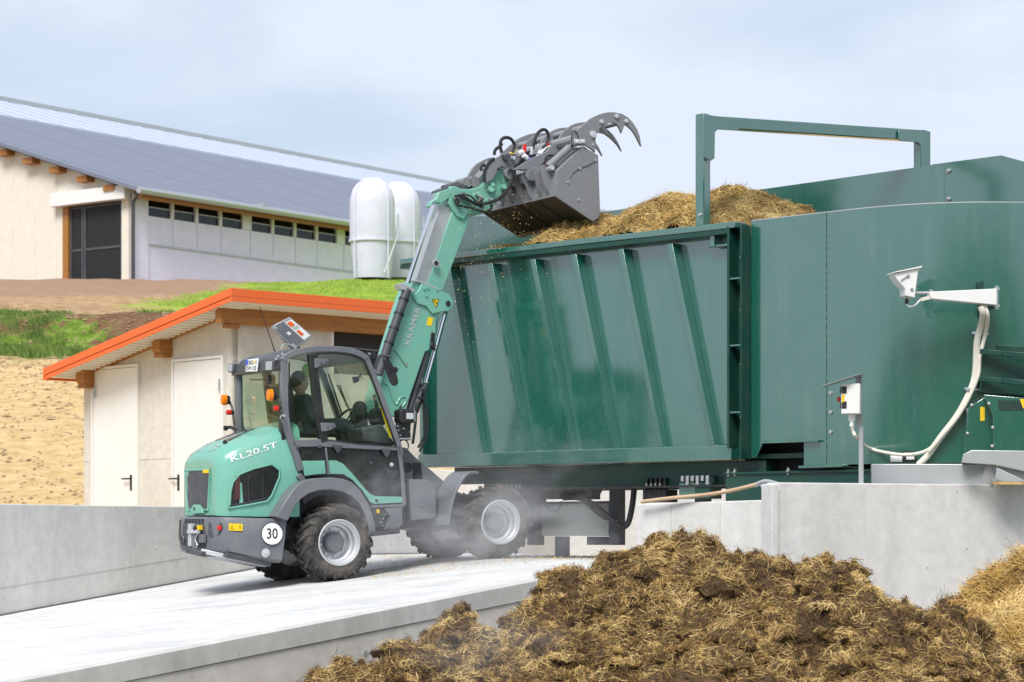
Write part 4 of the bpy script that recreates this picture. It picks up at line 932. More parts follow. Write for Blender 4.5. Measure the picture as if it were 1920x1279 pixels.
# axles and chassis
g = MB()
g.tube([(0,.3,.43),(0,far(.3),.41)], .085, 12); g.bb(-.16, .16, CL-.18, CL+.18, .30, .56); g.build('rear_axle', M['dgrey'], VR, bevel=.01)
g = MB(); g.tube([(FX,.3,FZ),(FX,far(.3),FZ)], .085, 12); g.bb(FX-.16, FX+.16, CL-.18, CL+.18, FZ-.13, FZ+.13); g.build('front_axle', M['dgrey'], VR, bevel=.01)
g = MB(); za_ = vp(700, 1000, .5).z; g.loft([[(-.75,CL-.32,.44),(-.75,CL+.32,.44),(-.75,CL+.32,.72),(-.75,CL-.32,.72)],[(.95,CL-.32,.56),(.95,CL+.32,.56),(.95,CL+.32,.95),(.95,CL-.32,.95)],[(1.25,CL-.2,.62),(1.25,CL+.2,.62),(1.25,CL+.2,1.0),(1.25,CL-.2,1.0)],[(FX+.35,CL-.22,FZ-.02),(FX+.35,CL+.22,FZ-.02),(FX+.35,CL+.22,FZ+.32),(FX+.35,CL-.22,FZ+.32)]]); g.build('chassis', M['dgrey'], VR, bevel=.01)
# hood by sections
def sect(px, pyt, pxb, pyb, l, crown, tin):
    t_ = vp(px, pyt, l); b_ = vp(pxb, pyb, l); x = t_.x; zt, zb_ = t_.z, b_.z; h = zt-zb_
    P_ = [(l+.004, zb_), (l-.004, zb_+h*.45), (l, zt-.09), (l+.025, zt-.022), (l+.07+tin*.4, zt+.018), (l+.22+tin, zt+crown*.75), (CL, zt+crown)]
    ring = [(x, y, z) for y, z in P_]+[(x, far(y), z) for y, z in P_[:-1][::-1]]
    return ring
secs = [sect(398,886,397,966,.50,.03,0), sect(401,872,401,966,.42,.05,0), sect(408,862,408,967,.34,.06,0), sect(425,850,425,968,.27,.075,0), sect(450,838,450,968,.24,.085,.0), sect(490,824,490,969,.22,.09,.0), sect(526,812,526,969,.21,.085,.0), sect(562,800,562,969,.21,.08,.0)]
g = MB(); g.loft(secs); hood = g.build('hood', M['mint'], VR, bevel=.0, smooth=50)
def hl(px):  return float(np.interp(px, [398,401,408,425,450,490,526,562], [.50,.42,.34,.27,.24,.22,.21,.21]))
def hpoly(pts, d): 
    return [vp(p[0], p[1], hl(p[0])-d) for p in pts]
vent = Z1((258,900),(262,840),(272,800),(300,766),(360,742),(440,722),(476,748),(474,780),(440,862),(420,884),(340,900),(250,914))
g = MB(); g.ext(hpoly(vent, .010), (0,.02,0)); sv_ = g.build('side_vent', M['gloss'], hood, smooth=0)
P_ = hpoly(vent, .012); P_ = P_+[P_[0]]
g = MB(); g.tube(P_, .011, 6); g.build('vent_bezel', M['mint'], hood)
g = MB()
for px in (452, 463, 505): a_ = vp(px, 880, .226-.011+ (hl(px)-.22)); b_ = vp(px, 945, .0+hl(px)-.011); 
for fx in (.30, .62):
    a_ = hpoly([(440+fx*85, 890)], .0125)[0]; b_ = hpoly([(440+fx*85, 944)], .0125)[0]; g.bar(a_, b_, .012, .003, (1,0,0))
g.build('vent_rail', M['dgrey'], hood)
q = hpoly([(441,893),(450,893),(450,935),(439,938)], .0128); g = MB(); g.ext(q, (0,.001,0)); g.build('fire_extinguisher', plain('dim_red', (.07,.02,.022), .5), hood, smooth=0)
# grille on the rear face
sA = secs[0][0][0]
def rp(px, py, x=None): return V0.at(px, py, x=(sA if x is None else x))
gp = [rp(*p, sA-.008) for p in ((347,882),(394,880),(390,956),(354,956))]
g = MB(); g.ext(gp, (.02,0,0)); gr_ = g.build('grille', M['dgrey'], hood, smooth=0)
g = MB()
for k in range(15):
    f = (k+.5)/15; a_ = gp[0].lerp(gp[1], f); b_ = gp[3].lerp(gp[2], f); a_.z -= .05; g.bar(a_+Vector((-.006,0,0)), b_+Vector((-.006,0,0)), .006, .006, (1,0,0))
g.build('grille_wires', M['grey'], gr_)
g = MB(); g.tube(gp+[gp[0]], .014, 6); g.build('grille_bezel', M['mint'], hood)
q = [rp(*p, sA-.02) for p in ((380,880.5),(391,880.5),(391,887),(380,887))]; g = MB(); g.ext(q, (.003,0,0)); g.build('warning_sticker', M['yellow'], gr_, smooth=0)
q = [rp(*p, sA-.05) for p in ((356,964),(358,952),(363,946),(371,946),(376,952),(379,962))]; g = MB(); g.ext(q, (.03,0,0)); g.build('latch_plate', M['mint'], hood, bevel=.003); b_ = rp(364, 954, sA-.052); g = MB(); g.lathe([(0,0),(.018,0),(.018,.004),(0,.004)], b_, (-1,0,0), 12); g.build('latch_hole', M['black'], hood)
# model lettering, logo, exhaust intake, engine cover window
a_, b_, c_ = hpoly([(434.5, 866.5)], .007)[0], hpoly([(521,838.5)], .007)[0], hpoly([(431.8, 855.5)], .007)[0]
tk_ = text_mesh('KL20.5T', a_, b_, c_, M['whitew'], hood, bold=.004, depth=.002)
for v_ in tk_.data.vertices:
    zt__ = float(np.interp(v_.co.x, [s_[2][0] for s_ in secs], [s_[2][2] for s_ in secs]))
    v_.co.y = float(np.interp(v_.co.x, [s_[2][0] for s_ in secs], [s_[2][1] for s_ in secs]))-.006+.33*max(0, v_.co.z-zt__)
a_, b_, c_ = hpoly([(434.5, 866.5)], .007)[0], 0, 0
zt_ = secs[1][4][2]; A_ = V0.at(352, 873, x=sA+.06); B_ = V0.at(390, 869, x=sA+.06)
tz = lambda x, y: float(np.interp(x, [s_[0][0] for s_ in secs], [s_[5][2] for s_ in secs]))
x0_, x1_ = sA+.04, sA+.13
text_mesh('KRAMER', (x0_, CL+.26, tz(x0_,0)+.012), (x0_, CL-.27, tz(x0_,0)+.012), (x1_, CL+.26, tz(x1_,0)+.016), M['pgrey'], hood, bold=.008, depth=.003)
xw = [sA+.22, sA+.62]; g = MB(); g.ext([(xw[0],CL-.25,tz(xw[0],0)+.020),(xw[0]+.05,CL+.25,tz(xw[0]+.05,0)+.018),(xw[1],CL+.30,tz(xw[1],0)+.026),(xw[1],CL-.05,tz(xw[1],0)+.026)], (0,0,-.01)); g.build('engine_cover', M['glassd'] if False else M['gloss'], hood, smooth=0)
g = MB(); v = V0.at(424, 838, l=.62); g.tube([(v.x,.55,v.z-.05),(v.x-.0,.55,v.z+.01),(v.x-.06,.55,v.z+.06)], [.03,.035,.02], 10); g.build('exhaust_tip', M['black'], hood)
# counterweight
def csect(px, pyt, pxb, pyb, l):
    t_ = vp(px, pyt, l); b_ = vp(pxb, pyb, l); x = t_.x
    P_ = [(l+.05, b_.z), (l, b_.z+.035), (l-.012, (t_.z+b_.z)/2+.03), (l, t_.z-.05), (l+.02, t_.z)]
    return [(x+ (b_.x-t_.x)*(1-(z-b_.z)/(t_.z-b_.z)), y, z) for y, z in P_]+[(x+(b_.x-t_.x)*(1-(z-b_.z)/(t_.z-b_.z)), far(y), z) for y, z in P_[::-1]]
cs = [csect(385,970,386,1028,.52), csect(392,969.5,393,1031,.42), csect(404,969.5,404,1034,.31), csect(430,970,430,1040,.20), csect(470,971,470,1048,.15), csect(510,972,508,1054,.125), csect(538,972.7,528,1056,.11)]
g = MB(); g.loft(cs); cw = g.build('counterweight', M['grey'], VR, bevel=.008, smooth=40)
def cl_(px): return float(np.interp(px, [385,392,404,430,470,510,538], [.52,.42,.31,.20,.15,.125,.11]))-.016
def cpl(pts, d): return [vp(p[0], p[1], cl_(p[0])-d) for p in pts]
sC = cs[0][0][0]; sC2 = cs[0][-1][0]
def disc(c, u, r, ry, mat, nm, parent, n=36, d=.003):
    g = MB(); c = Vector(c); u = Vector(u).normalized(); nn = Vector((u.y, -u.x, 0)); g.ext([c+nn*d+u*math.cos(2*math.pi*k/n)*r+Vector((0,0,1))*math.sin(2*math.pi*k/n)*ry for k in range(n)], nn*.003); return g.build(nm, M[mat], parent, smooth=0)
c_ = cpl([(510,1001)], .004)[0]; u_ = (cpl([(520,1001)], 0)[0]-cpl([(500,1001)], 0)[0]); u_.z = 0
sg = disc(c_, u_, .122, .122, 'ink', 'speed_sign', cw, d=.003); disc(c_, u_, .117, .117, 'whitew', 'sign_face', sg, d=.0065)
un = u_.normalized(); nn_ = Vector((un.y, -un.x, 0))
text_mesh('30', c_-un*.062-Vector((0,0,.055))+nn_*.011, c_+un*.062-Vector((0,0,.055))+nn_*.011, c_-un*.062+Vector((0,0,.062))+nn_*.011, M['ink'], sg, 'sign_number', depth=.001, bold=.012)
q = cpl([(429,995),(455,995.5),(455,982.5),(429,981)], .005); g = MB(); g.ext(q, (0,.002,0)); ys = g.build('warning_label', M['yellow'], cw, smooth=0)
q = cpl([(432,992),(439,992),(435.5,984.5)], .0065); g = MB(); g.tube(q+[q[0]], .0018, 4); q = cpl([(450,992),(450,985)], .0065); g.tube(q, .004, 4); g.build('label_print', M['ink'], ys)
q = cpl([(391,980),(416,981),(418,990),(410,1003),(394,1007),(390,1000)], .0015); g = MB(); g.ext(q, (0,.002,0)); g.build('lamp_recess', M['dgrey'], cw, smooth=0)
c_ = cpl([(411,990)], .008)[0]; g = MB(); g.lathe([(0,0),(.028,0),(.028,.012),(.012,.02),(0,.021)], c_, (0,-1,0), 16); g.build('red_reflector', M['red'], cw)
c_ = cpl([(498,1037)], .005)[0]; g = MB(); g.lathe([(0,0),(.05,0),(.05,.004),(.02,.006),(.02,.02),(0,.022)], c_, (0,-1,0), 18); g.build('tie_down_eye', M['silver'], cw)
# rear towing gear between counterweight wings
def rbox2(nm, px0, py0, px1, py1, x, dx, mat, parent=cw, bevel=.003):
    a_ = V0.at(px0, py0, x=x); b_ = V0.at(px1, py1, x=x); g = MB(); g.bb(x, x+dx, min(a_.y,b_.y), max(a_.y,b_.y), min(a_.z,b_.z), max(a_.z,b_.z)); return g.build(nm, M[mat], parent, bevel=bevel)
sB = sC-.012
rbox2('tow_plate', 343, 983, 383, 1030, sB, .01, 'dgrey')
for r_ in range(3):
    for k in range(6): rbox2('vent_slot', 346+k*6.3-r_*.6, 973+r_*3.1, 350.6+k*6.3-r_*.6, 974.6+r_*3.1, sB-.001, .004, 'ink', bevel=0)
rbox2('tow_pin', 352, 982, 358, 1024, sB-.05, .05, 'silver'); rbox2('tow_clamp', 350, 994, 368, 1000, sB-.07, .05, 'silver'); rbox2('socket', 365, 985, 372, 994, sB-.05, .05, 'yellow')
rbox2('bracket_plate', 360, 998, 366, 1030, sB-.05, .05, 'grey'); rbox2('bracket_plate', 372, 1002, 382, 1018, sB-.03, .03, 'grey')
c_ = V0.at(375, 991, x=sB); g = MB(); g.lathe([(0,0),(.03,0),(.036,.03),(.036,.06),(.02,.075),(0,.076)], c_, (-1,0,0), 14); g.build('trailer_socket', M['black'], cw)
c_ = V0.at(342, 1013, x=sB-.04); g = MB(); g.tube([c_+Vector((0, math.cos(t_)*.04, math.sin(t_)*.05)) for t_ in np.linspace(0, 2*math.pi, 17)], .013, 6); g.build('tow_eye', M['dgrey'], cw)
g = MB(); g.tube([V0.at(a_, b_, x=sB-.06) for a_, b_ in ((371,1000),(366,1012),(370,1022),(364,1032),(366,1038))], .006, 6, smoothn=4); g.build('safety_chain', M['silver'], cw)
g = MB(); g.tube([V0.at(a_, b_, x=sB-.05) for a_, b_ in ((338,975),(337,1012),(345,1025),(362,1034))], .012, 8, smoothn=3); g.build('guard_tube', M['dgrey'], cw)
for k, (a_, b_, c2, d2) in enumerate(((368,1031,398,1039),(378,1033,440,1046))):
    A_ = vp(a_, b_, .6); B_ = vp(c2, d2, .45); g = MB(); g.bar(A_, B_, .5, .05); g.build('underrun_plate', M['silver' if k else 'dgrey'], cw, bevel=.004)
A_ = vp(410,1040,.4); B_ = vp(492,1058,.4); g = MB(); g.bar(A_, B_, .45, .055); g.build('belly_plate', M['dgrey'], VR, bevel=.004)
A_ = vp(400,1044,.42); B_ = vp(485,1061,.42); g = MB(); g.bar(A_, B_, .4, .02); g.build('belly_skid', M['steel'], VR, bevel=.004)
# rear fender and inner arch
fo = Z1((462,950),(488,905),(520,852),(552,815),(590,793),(640,783),(700,780),(752,785),(790,800),(828,836),(858,884),(880,938),(893,985),(900,1035))
fi = Z1((870,1038),(862,990),(848,940),(824,893),(792,862),(752,842),(700,832),(645,836),(602,850),(566,876),(538,912),(522,945),(512,968))
rf = vprism('rear_fender', fo+fi, .0, .42, 'grey', .008)
vprism('arch_liner', [( (a_[0]+5), a_[1]) for a_ in fi[::-1]]+[(690,1000),(560,1000)], .38, .42, 'black', 0)
g = MB(); P_ = vpoly(fo+fi); g.prism([(x, z) for x, z in P_], far(.0), far(.42)); g.build('rear_fender', M['grey'], VR, bevel=.008)
# cab: lower body, frame posts, glass
CBL = .16
low = Z1((528,628),(1008,668),(1024,900),(880,905),(852,870),(820,815),(780,785),(700,768),(600,776),(572,790))
g = MB(); P_ = vpoly(low, CBL+.02); g.prism(P_, CBL+.02, CBL+.05); cab = g.build('lower_door_skin', M['gloss'], VR, bevel=.003)
g = MB(); g.prism(P_, far(CBL+.02), far(CBL+.05)); g.build('lower_door_skin', M['gloss'], VR, bevel=.003)
g = MB(); P2 = vpoly(Z1((572,790),(600,776),(700,768),(780,785),(820,815),(852,870),(880,905),(1024,900),(1024,960),(890,985),(840,900),(760,860),(640,860),(580,900)), CBL+.1); g.prism(P2, CBL+.1, far(CBL+.1)); g.build('cab_floor', M['dgrey'], VR, bevel=.01)
# green accent stripes
vprism('accent_stripe', Z1((566,708),(672,706),(677,764),(640,766),(585,773)), CBL+.012, CBL+.02, 'mint', .002)
vprism('accent_stripe', Z1((687,706),(722,706),(752,720),(790,760),(840,820),(870,852),(895,862),(1014,864),(1015,888),(890,896),(870,888),(835,835),(795,792),(755,766),(692,764)), CBL+.012, CBL+.02, 'mint', .002)
posts = []
def post(name, pts, w_, l0=CBL, l1=CBL+.07, mat='grey', sm=4, both=True, **k):
    o_ = vstrip(name, pts, w_, l0, l1, mat, sm=sm, **k)
    if both:
        P_ = vpoly(pts, l0)
        if sm: P_ = [(q.x, q.y) for q in catmull([Vector((a_[0], a_[1], 0)) for a_ in P_], sm)]
        g = MB(); g.prism(strip2(P_, w_), far(l1), far(l0)); g.build(name, M[mat], VR, bevel=.006)
    return o_
outl = Z4((650,275),(662,400),(664,560),(670,760),(690,900),(722,1010),(770,1150),(812,1290))
post('rear_post', outl, .075)
post('rear_post', Z1((560,768),(583,796)), .06, sm=0)
roofl = Z4((645,280),(700,232),(790,195),(930,172),(1080,168),(1230,178),(1350,212),(1430,262))
post('roof_rail', roofl, .065)
post('front_post', Z4((1415,245),(1480,400),(1540,560),(1610,760),(1670,920),(1712,1040),(1735,1150)), .06)
post('door_edge', Z1((995,640),(1012,760),(1020,902)), .045, sm=3)
post('sill_band', Z4((735,1040),(1010,1035),(1250,1060),(1695,1092)), [.075,.085,.06,.04], sm=0)
post('middle_post', Z4((918,215),(945,450),(975,700),(1005,900),(1030,1035)), .095, mat='black')
post('middle_post', Z1((678,650),(684,700),(690,768)), .02, sm=0)
post('sill_rail', Z1((880,908),(1020,902)), .03, sm=0)
g = MB(); g.tube([vp(a_, b_, CBL+.008) for a_, b_ in Z4((950,212),(1120,205),(1290,226),(1385,270),(1480,500),(1590,790),(1688,1072),(1330,1046),(1035,1008),(1010,850),(985,600),(960,380),(950,212))], .012, 6); g.build('door_frame', M['black'], VR)
# glass
gq = Z4((690,290),(780,240),(900,208),(925,450),(955,700),(985,900),(1003,1012),(740,1022),(712,930),(698,850),(692,600))
gd = Z4((945,210),(1120,202),(1290,222),(1388,265),(1490,520),(1600,810),(1692,1075),(1330,1048),(1035,1008),(1005,800),(975,500))
for l_ in (CBL+.03, far(CBL+.035)):
    for pp in (gq, gd):
        g = MB(); P_ = vpoly(pp, CBL+.03); g.prism(P_, l_, l_+.005); g.build('side_window', M['glass'], VR, smooth=0)
vprism('window_mask', Z4((694,296),(706,290),(712,850),(730,930),(746,1010),(735,1020),(712,930),(698,850)), CBL+.024, CBL+.029, 'ink', 0)
# rear window, roof, rear header, windscreen
xr = vp(532, 740, CBL).x
yr0, yr1 = CBL+.05, far(CBL+.05)
zr0 = V0.at(500, 808, x=xr).z; zr1 = V0.at(500, 697, x=xr).z; ztop = vp(560, 664, CBL).z
g = MB(); g.bb(xr+.02, xr+.026, yr0, yr1, zr0, zr1); g.build('rear_window', M['glassr'], VR, smooth=0)
g = MB(); g.bb(xr-.01, xr+.03, yr1-.05, yr1+.02, zr0-.05, zr1); g.build('rear_corner_post', M['grey'], VR, bevel=.006)
g = MB(); g.bb(xr+.0, xr+.03, yr0, yr0+.09, zr0, zr1); g.build('rear_corner_post', M['black'], VR, bevel=.004)
g = MB(); g.bb(xr-.0, xr+.05, yr0, yr1, zr0-.12, zr0-.002); g.build('rear_sill', M['black'], VR, bevel=.006)
g = MB(); g.bb(xr-.05, xr+.06, yr0-.02, yr1+.06, zr1+.002, zr1+.11); hd_ = g.build('rear_header', M['dgrey'], VR, bevel=.008)
roofp = vpoly(roofl, CBL+.03)
rc = [(q.x, q.y) for q in catmull([Vector((a_[0], a_[1], 0)) for a_ in roofp], 3)]
g = MB(); 
rings = []
for x, z in rc:
    rings.append([(x, CBL+.04, z-.03),(x, far(CBL+.04), z-.03),(x, far(CBL+.08), z+.025),(x, CL, z+.045),(x, CBL+.08, z+.025)])
g.loft(rings); g.build('roof', M['dgrey'], VR, bevel=0, smooth=50)
ws0 = vp(*Z4((1430,270))[0], CBL+.05); ws1 = vp(*Z4((1712,1060))[0], CBL+.05)
g = MB(); g.loft([[(ws0.x, y, ws0.z),(ws0.x+.006, y, ws0.z),(ws1.x+.006, y, ws1.z),(ws1.x, y, ws1.z)] for y in (CBL+.06, far(CBL+.06))]); g.build('windscreen', M['glass'], VR, smooth=0)
g = MB(); g.bb(ws1.x-.02, ws1.x+.04, CBL+.07, far(CBL+.07), ws1.z-.35, ws1.z-.005); g.build('cab_front_panel', M['dgrey'], VR, bevel=.006)
# number plate
PL_ = [(460,697),(482,696.5),(484,672),(461,674.5)]
xp = xr-.07; pq = [V0.at(a_, b_, x=xp) for a_, b_ in PL_]
g = MB(); g.ext(pq, (.01,0,0)); npl = g.build('number_plate', M['whitew'], VR, bevel=.003)
def psub(u0, v0, u1, v1):
    f = lambda u, v: pq[0].lerp(pq[1], u).lerp(pq[3].lerp(pq[2], u), v)+Vector((-.002,0,0)); return f(u0,v0), f(u1,v0), f(u1,v1), f(u0,v1)
a_ = psub(.24,.56,.62,.90); text_mesh('SIG', a_[0], a_[1], a_[3], M['ink'], npl, 'plate_lettering', .001, bold=.01)
a_ = psub(.08,.10,.92,.46); text_mesh('KW 135', a_[0], a_[1], a_[3], M['ink'], npl, 'plate_lettering', .001, bold=.01)
a_ = psub(.01,.52,.2,.97); g = MB(); g.ext(a_, (-.001,0,0)); g.build('country_strip', plain('eu_blue', (.02,.08,.6), .4), npl, smooth=0)
for k, u in enumerate((.72, .88)):
    a_ = psub(u-.06,.6,u+.06,.84); g = MB(); g.ext(a_, (-.001,0,0)); g.build('plate_seal', M['yellow'] if k == 0 else M['galv'], npl, smooth=0)
g = MB(); 
for px, s_ in ((428, 1), (503, 1)):
    pass
def lamp(px, py, x, w_, h_, d_, mat_l, nm, body='dgrey', tilt=0):
    c_ = V0.at(px, py, x=x); g = MB(); g.box(c_+Vector((d_/2,0,0)), (d_, w_, h_), Matrix.Rotation(tilt, 3, 'Z')); b_ = g.build(nm, M[body], VR, bevel=.012)
    g = MB(); g.box(c_+Vector((-.003,0,0)), (.008, w_*.82, h_*.82), Matrix.Rotation(tilt, 3, 'Z')); g.build('lens', M[mat_l], b_, bevel=.003); return b_
lamp(431, 690, xr-.10, .11, .10, .07, 'galv', 'work_lamp', 'dgrey', .3); lamp(504.5, 686, xr-.12, .13, .115, .07, 'galv', 'work_lamp', 'dgrey', .25)
for px, py in ((511,690),(523,668),(531,664),(519,673),(440,676)):
    c_ = V0.at(px, py, x=xr-.06); g = MB(); g.lathe([(0,0),(.014,0),(.014,.02),(0,.02)], c_, (-1,0,0), 8); g.build('bolt', M['steel'], hd_)
# wiper motor and arm inside the rear window
c_ = V0.at(510, 712, x=xr+.06); g = MB(); g.lathe([(0,-.03),(.05,-.03),(.06,.0),(.05,.05),(0,.06)], c_, (-1,.2,0), 14); a_ = V0.at(470, 712, x=xr+.03); g.tube([c_, a_], .008, 6); g.lathe([(0,0),(.022,0),(.022,.05),(0,.05)], c_+Vector((-.02,.07,0)), (0,1,0), 10); g.build('rear_wiper', M['black'], VR)
# beacons / indicators on stalks
def beacon(px, py, x, r, mat, nm, rz=1.35):
    c_ = V0.at(px, py, x=x); g = MB(); n = 14; g.lathe([(0,.055),(r*.9,.05),(r,.02),(r,.0),(0,-.0)], (0,0,0), (-1,0,0), 20); g.v = [(v[0]+c_.x, v[1]+c_.y, v[2]*rz+c_.z) for v in g.v]; b_ = g.build(nm, M[mat], VR)
    g = MB(); g.lathe([(0,0),(r*.86,0),(r*.8,-.04),(0,-.045)], (0,0,0), (-1,0,0), 16); g.v = [(v[0]+c_.x, v[1]+c_.y, v[2]*rz+c_.z) for v in g.v]; g.build('lamp_housing', M['black'], b_)
beacon(423.5, 750, xr-.13, .046, 'amber', 'indicator_lamp'); beacon(510, 741, xr-.10, .050, 'amber', 'indicator_lamp')
beacon(432.5, 773.5, xr-.11, .022, 'red', 'tail_lamp'); beacon(521.5, 766, xr-.08, .022, 'red', 'tail_lamp')
def rtube(nm, pts, r, mat='black', x=None, sm=4): g = MB(); g.tube([V0.at(p[0], p[1], x=(p[2] if len(p) > 2 else x)) for p in pts], r, 8, smoothn=sm); return g.build(nm, M[mat], VR)
rtube('lamp_stalk', [(429,750),(435,765),(438,785),(441,812)], .014, x=xr-.08); rtube('lamp_stalk', [(516,742),(523,748),(526,765),(530,785)], .014, x=xr-.05)
rtube('mirror_arm', [(424,803),(432,801),(441,806)], .02, x=xr-.08); rtube('camera_wire', [(527,785),(528,781),(533,779)], .016, 'steel', x=xr-.05)
c_ = V0.at(425, 803, x=xr-.09); g = MB(); g.lathe([(0,0),(.03,0),(.03,.03),(0,.035)], c_, (-1,0,0), 12); g.build('rubber_stop', M['black'], VR)
# antenna
g = MB(); g.tube([vp(515,659,.6), vp(513,652,.6), vp(487,575,.6)], [.009,.006,.0035], 6); g.build('antenna', M['black'], VR)
# door hinges, latches, small hardware
def plate(nm, pts, l, mat='grey', th=.012, **k): return vprism(nm, pts, l-th, l, mat, .003, **k)
for dy, dx_ in ((0,0),):
    h_ = plate('door_hinge', Z4((935,262),(945,255),(1058,262),(1062,300),(1000,312),(955,345),(935,340)), CBL-.006); h2 = plate('door_hinge', Z4((990,855),(1000,848),(1120,852),(1130,890),(1080,915),(1025,930),(998,928)), CBL-.006)
    for p in ((992,298),(1040,288)): q = Z4(p)[0]; bolt(q[0], q[1], CBL-.019, .008, 'ink', h_)
    for p in ((1055,890),(1105,880)): q = Z4(p)[0]; bolt(q[0], q[1], CBL-.019, .008, 'ink', h2)
for p in (((765,1070),(800,1070),(798,1088),(768,1088)), ((960,1060),(998,1062),(996,1084),(962,1082))): plate('latch', Z4(*p), CBL-.004, 'dgrey')
for p in (((1100,1050),(1195,1058),(1175,1100),(1150,1130),(1130,1105)), ((1548,1090),(1640,1098),(1625,1140),(1600,1172),(1575,1140))): plate('window_catch', Z4(*p), CBL-.004, 'dgrey', .02)
q = Z1((963,724))[0]; v = vp(q[0], q[1], CBL-.0); g = MB(); g.lathe([(0,0),(.025,0),(.022,.012),(0,.014)], v, (0,-1,0), 16); g.build('door_lock', M['silver'], VR)
q = Z1((963,762))[0]; v = vp(q[0], q[1], CBL+.018); g = MB()
for k in range(7): z_ = v.z-.05+k*.0165; hw_ = math.sqrt(max(0,.055**2-(k*.0165-.05)**2))+.004; g.bb(v.x-hw_, v.x+hw_, v.y-.006, v.y, z_-.004, z_+.004)
g.build('speaker_slots', M['dgrey'], VR)
for p in ((898,880),(872,716)): q = Z1(p)[0]; v = vp(q[0], q[1], CBL+.01); g = MB(); g.lathe([(0,0),(.018,0),(.016,.012),(0,.014)], v, (0,-1,0), 12); g.build('door_stop', M['dgrey'], VR)
# battery box and steps below the door
plate('step_box', Z1((935,915),(1010,910),(1012,985),(985,1005),(935,1008),(950,985),(958,950)), .2, 'grey', .08)
plate('step_frame', Z1((885,915),(935,912),(940,1030),(900,1035),(890,985)), .24, 'dgrey', .06)
plate('step_plate', Z1((880,1018),(1000,1008),(1002,1024),(884,1036)), .17, 'dgrey', .2)
q = Z1((908,930))[0]; 
plate('filler_cap', Z1((898,918),(912,920),(912,938),(900,936)), .17, 'yellow', .01)
for p in ((925,960),(915,975),(938,940),(922,990)): q = Z1(p)[0]; bolt(q[0], q[1], .18, .012)
# front frame
ff = Z2((248,728),(292,735),(330,775),(388,822),(440,868),(492,915),(500,940),(470,975),(440,1000),(300,1030),(258,985))
vprism('front_frame', ff, CL-.36, CL+.36, 'grey', .012, at=.30)
bxp = Z2((276,864),(350,866),(384,885),(388,1010),(372,1024),(283,1032))
bo = vprism('battery_box', bxp, .24, .5, 'grey', .012)
for p in ((318,968),(331,968)): q = Z2(p)[0]; bolt(q[0], q[1], .24, .012, 'steel', bo)
vprism('lower_frame', Z2((283,1030),(470,975),(520,1000),(500,1040),(400,1075),(300,1060)), .45, far(.45), 'dgrey', .01)
q = Z2((266,817))[0]; v = vp(q[0], q[1], .3); g = MB(); g.lathe([(0,0),(.06,0),(.06,.02),(.045,.022),(.045,.012),(0,.012)], v, (0,-1,0), 20); g.build('frame_port', M['black'], VR)
lb = Z2((291,798),(322,796),(328,860),(294,862)); vprism('data_plate', lb, .435, .452, 'ink', 0, at=.44)
# front fenders (curved sheet over the wheel)
fpts = [(898,887),(884,886),(872,894),(861,911),(852,932),(846,956),(841,985)]
for l0, l1, nm in ((-.0, .42, 'front_fender'), (far(.42), far(.0), 'front_fender')):
    P_ = vpoly(fpts, 0); P_ = [(q.x, q.y) for q in catmull([Vector((a_[0], a_[1], 0)) for a_ in P_], 4)]
    g = MB(); g.prism(strip2(P_, .03), l0, l1); g.build(nm, M['silver'] if False else M['grey'], VR, bevel=.008)
g = MB(); a_ = vp(850, 960, .4); g.bb(a_.x, a_.x+.05, .3, .6, a_.z-.2, a_.z-.1); g.build('fender_bracket', M['dgrey'], VR, bevel=.005)
# headlamp, mirror, side lights at the front post
q = Z4((1760,790))[0]; v = vp(q[0], q[1], .30); g = MB(); g.box(v, (.20,.16,.16)); hl_ = g.build('headlight', M['black'], VR, bevel=.03); g = MB(); g.box(v+Vector((.03,-.082,.0)), (.09,.01,.07)); g.build('lens', M['lens'], hl_, bevel=.003); g = MB(); g.box(v+Vector((.104,0,0)), (.01,.13,.12)); g.build('lens', M['lens'], hl_, bevel=.003)
g = MB(); v = vp(*Z4((1750,930))[0], .3); g.box(v, (.17,.05,.2)); g.tube([v+Vector((-.05,0,.1)), v+Vector((-.08,0,.2)), v+Vector((-.02,0,.3))], .012, 6); lbk = g.build('lamp_bracket', M['black'], VR, bevel=.004)
for p in ((1697,882),(1703,918),(1752,905),(1812,935),(1720,965)): q = Z4(p)[0]; bolt(q[0], q[1], .27, .012, 'steel', lbk)
q = Z4((1716,990),(1835,990),(1835,1003),(1716,1003)); vprism('side_marker', q, .24, .26, 'galv', .002)
g = MB(); v = vp(757, 836, .3); g.tube([v+Vector((math.cos(t_)*.06,0,math.sin(t_)*.07)) for t_ in np.linspace(0,2*math.pi,15)], .008, 6); g.build('cable_loop', M['black'], VR)
mi = Z4((1575,260),(1590,245),(1625,260),(1665,330),(1700,420),(1712,480),(1695,508),(1660,505),(1640,470),(1610,390),(1585,320))
vprism('side_mirror', mi, .02, .07, 'black', .015, smooth=50); vprism('mirror_clamp', Z4((1680,330),(1708,350),(1700,385),(1680,390)), .03, .10, 'black', .006, at=.03)
vtube('mirror_arm', [Z4((1490,350))[0]+(CBL,), Z4((1505,300))[0]+(CBL-.05,), Z4((1525,235))[0]+(.06,), Z4((1570,225))[0]+(.05,), Z4((1640,245))[0]+(.05,)], .014, 'dgrey')
vtube('roof_bar', [Z4((1105,140))[0]+(CBL+.1,), Z4((1110,152))[0]+(CBL+.1,), Z4((1300,165))[0]+(CBL+.1,), Z4((1525,190))[0]+(CBL+.15,)], .012, 'dgrey', sm=0)
plate('roof_bracket', Z4((1390,195),(1500,205),(1500,250),(1440,250)), CBL+.1, 'black', .03); q = Z4((1436,215))[0]; bolt(q[0], q[1], CBL+.07, .016)
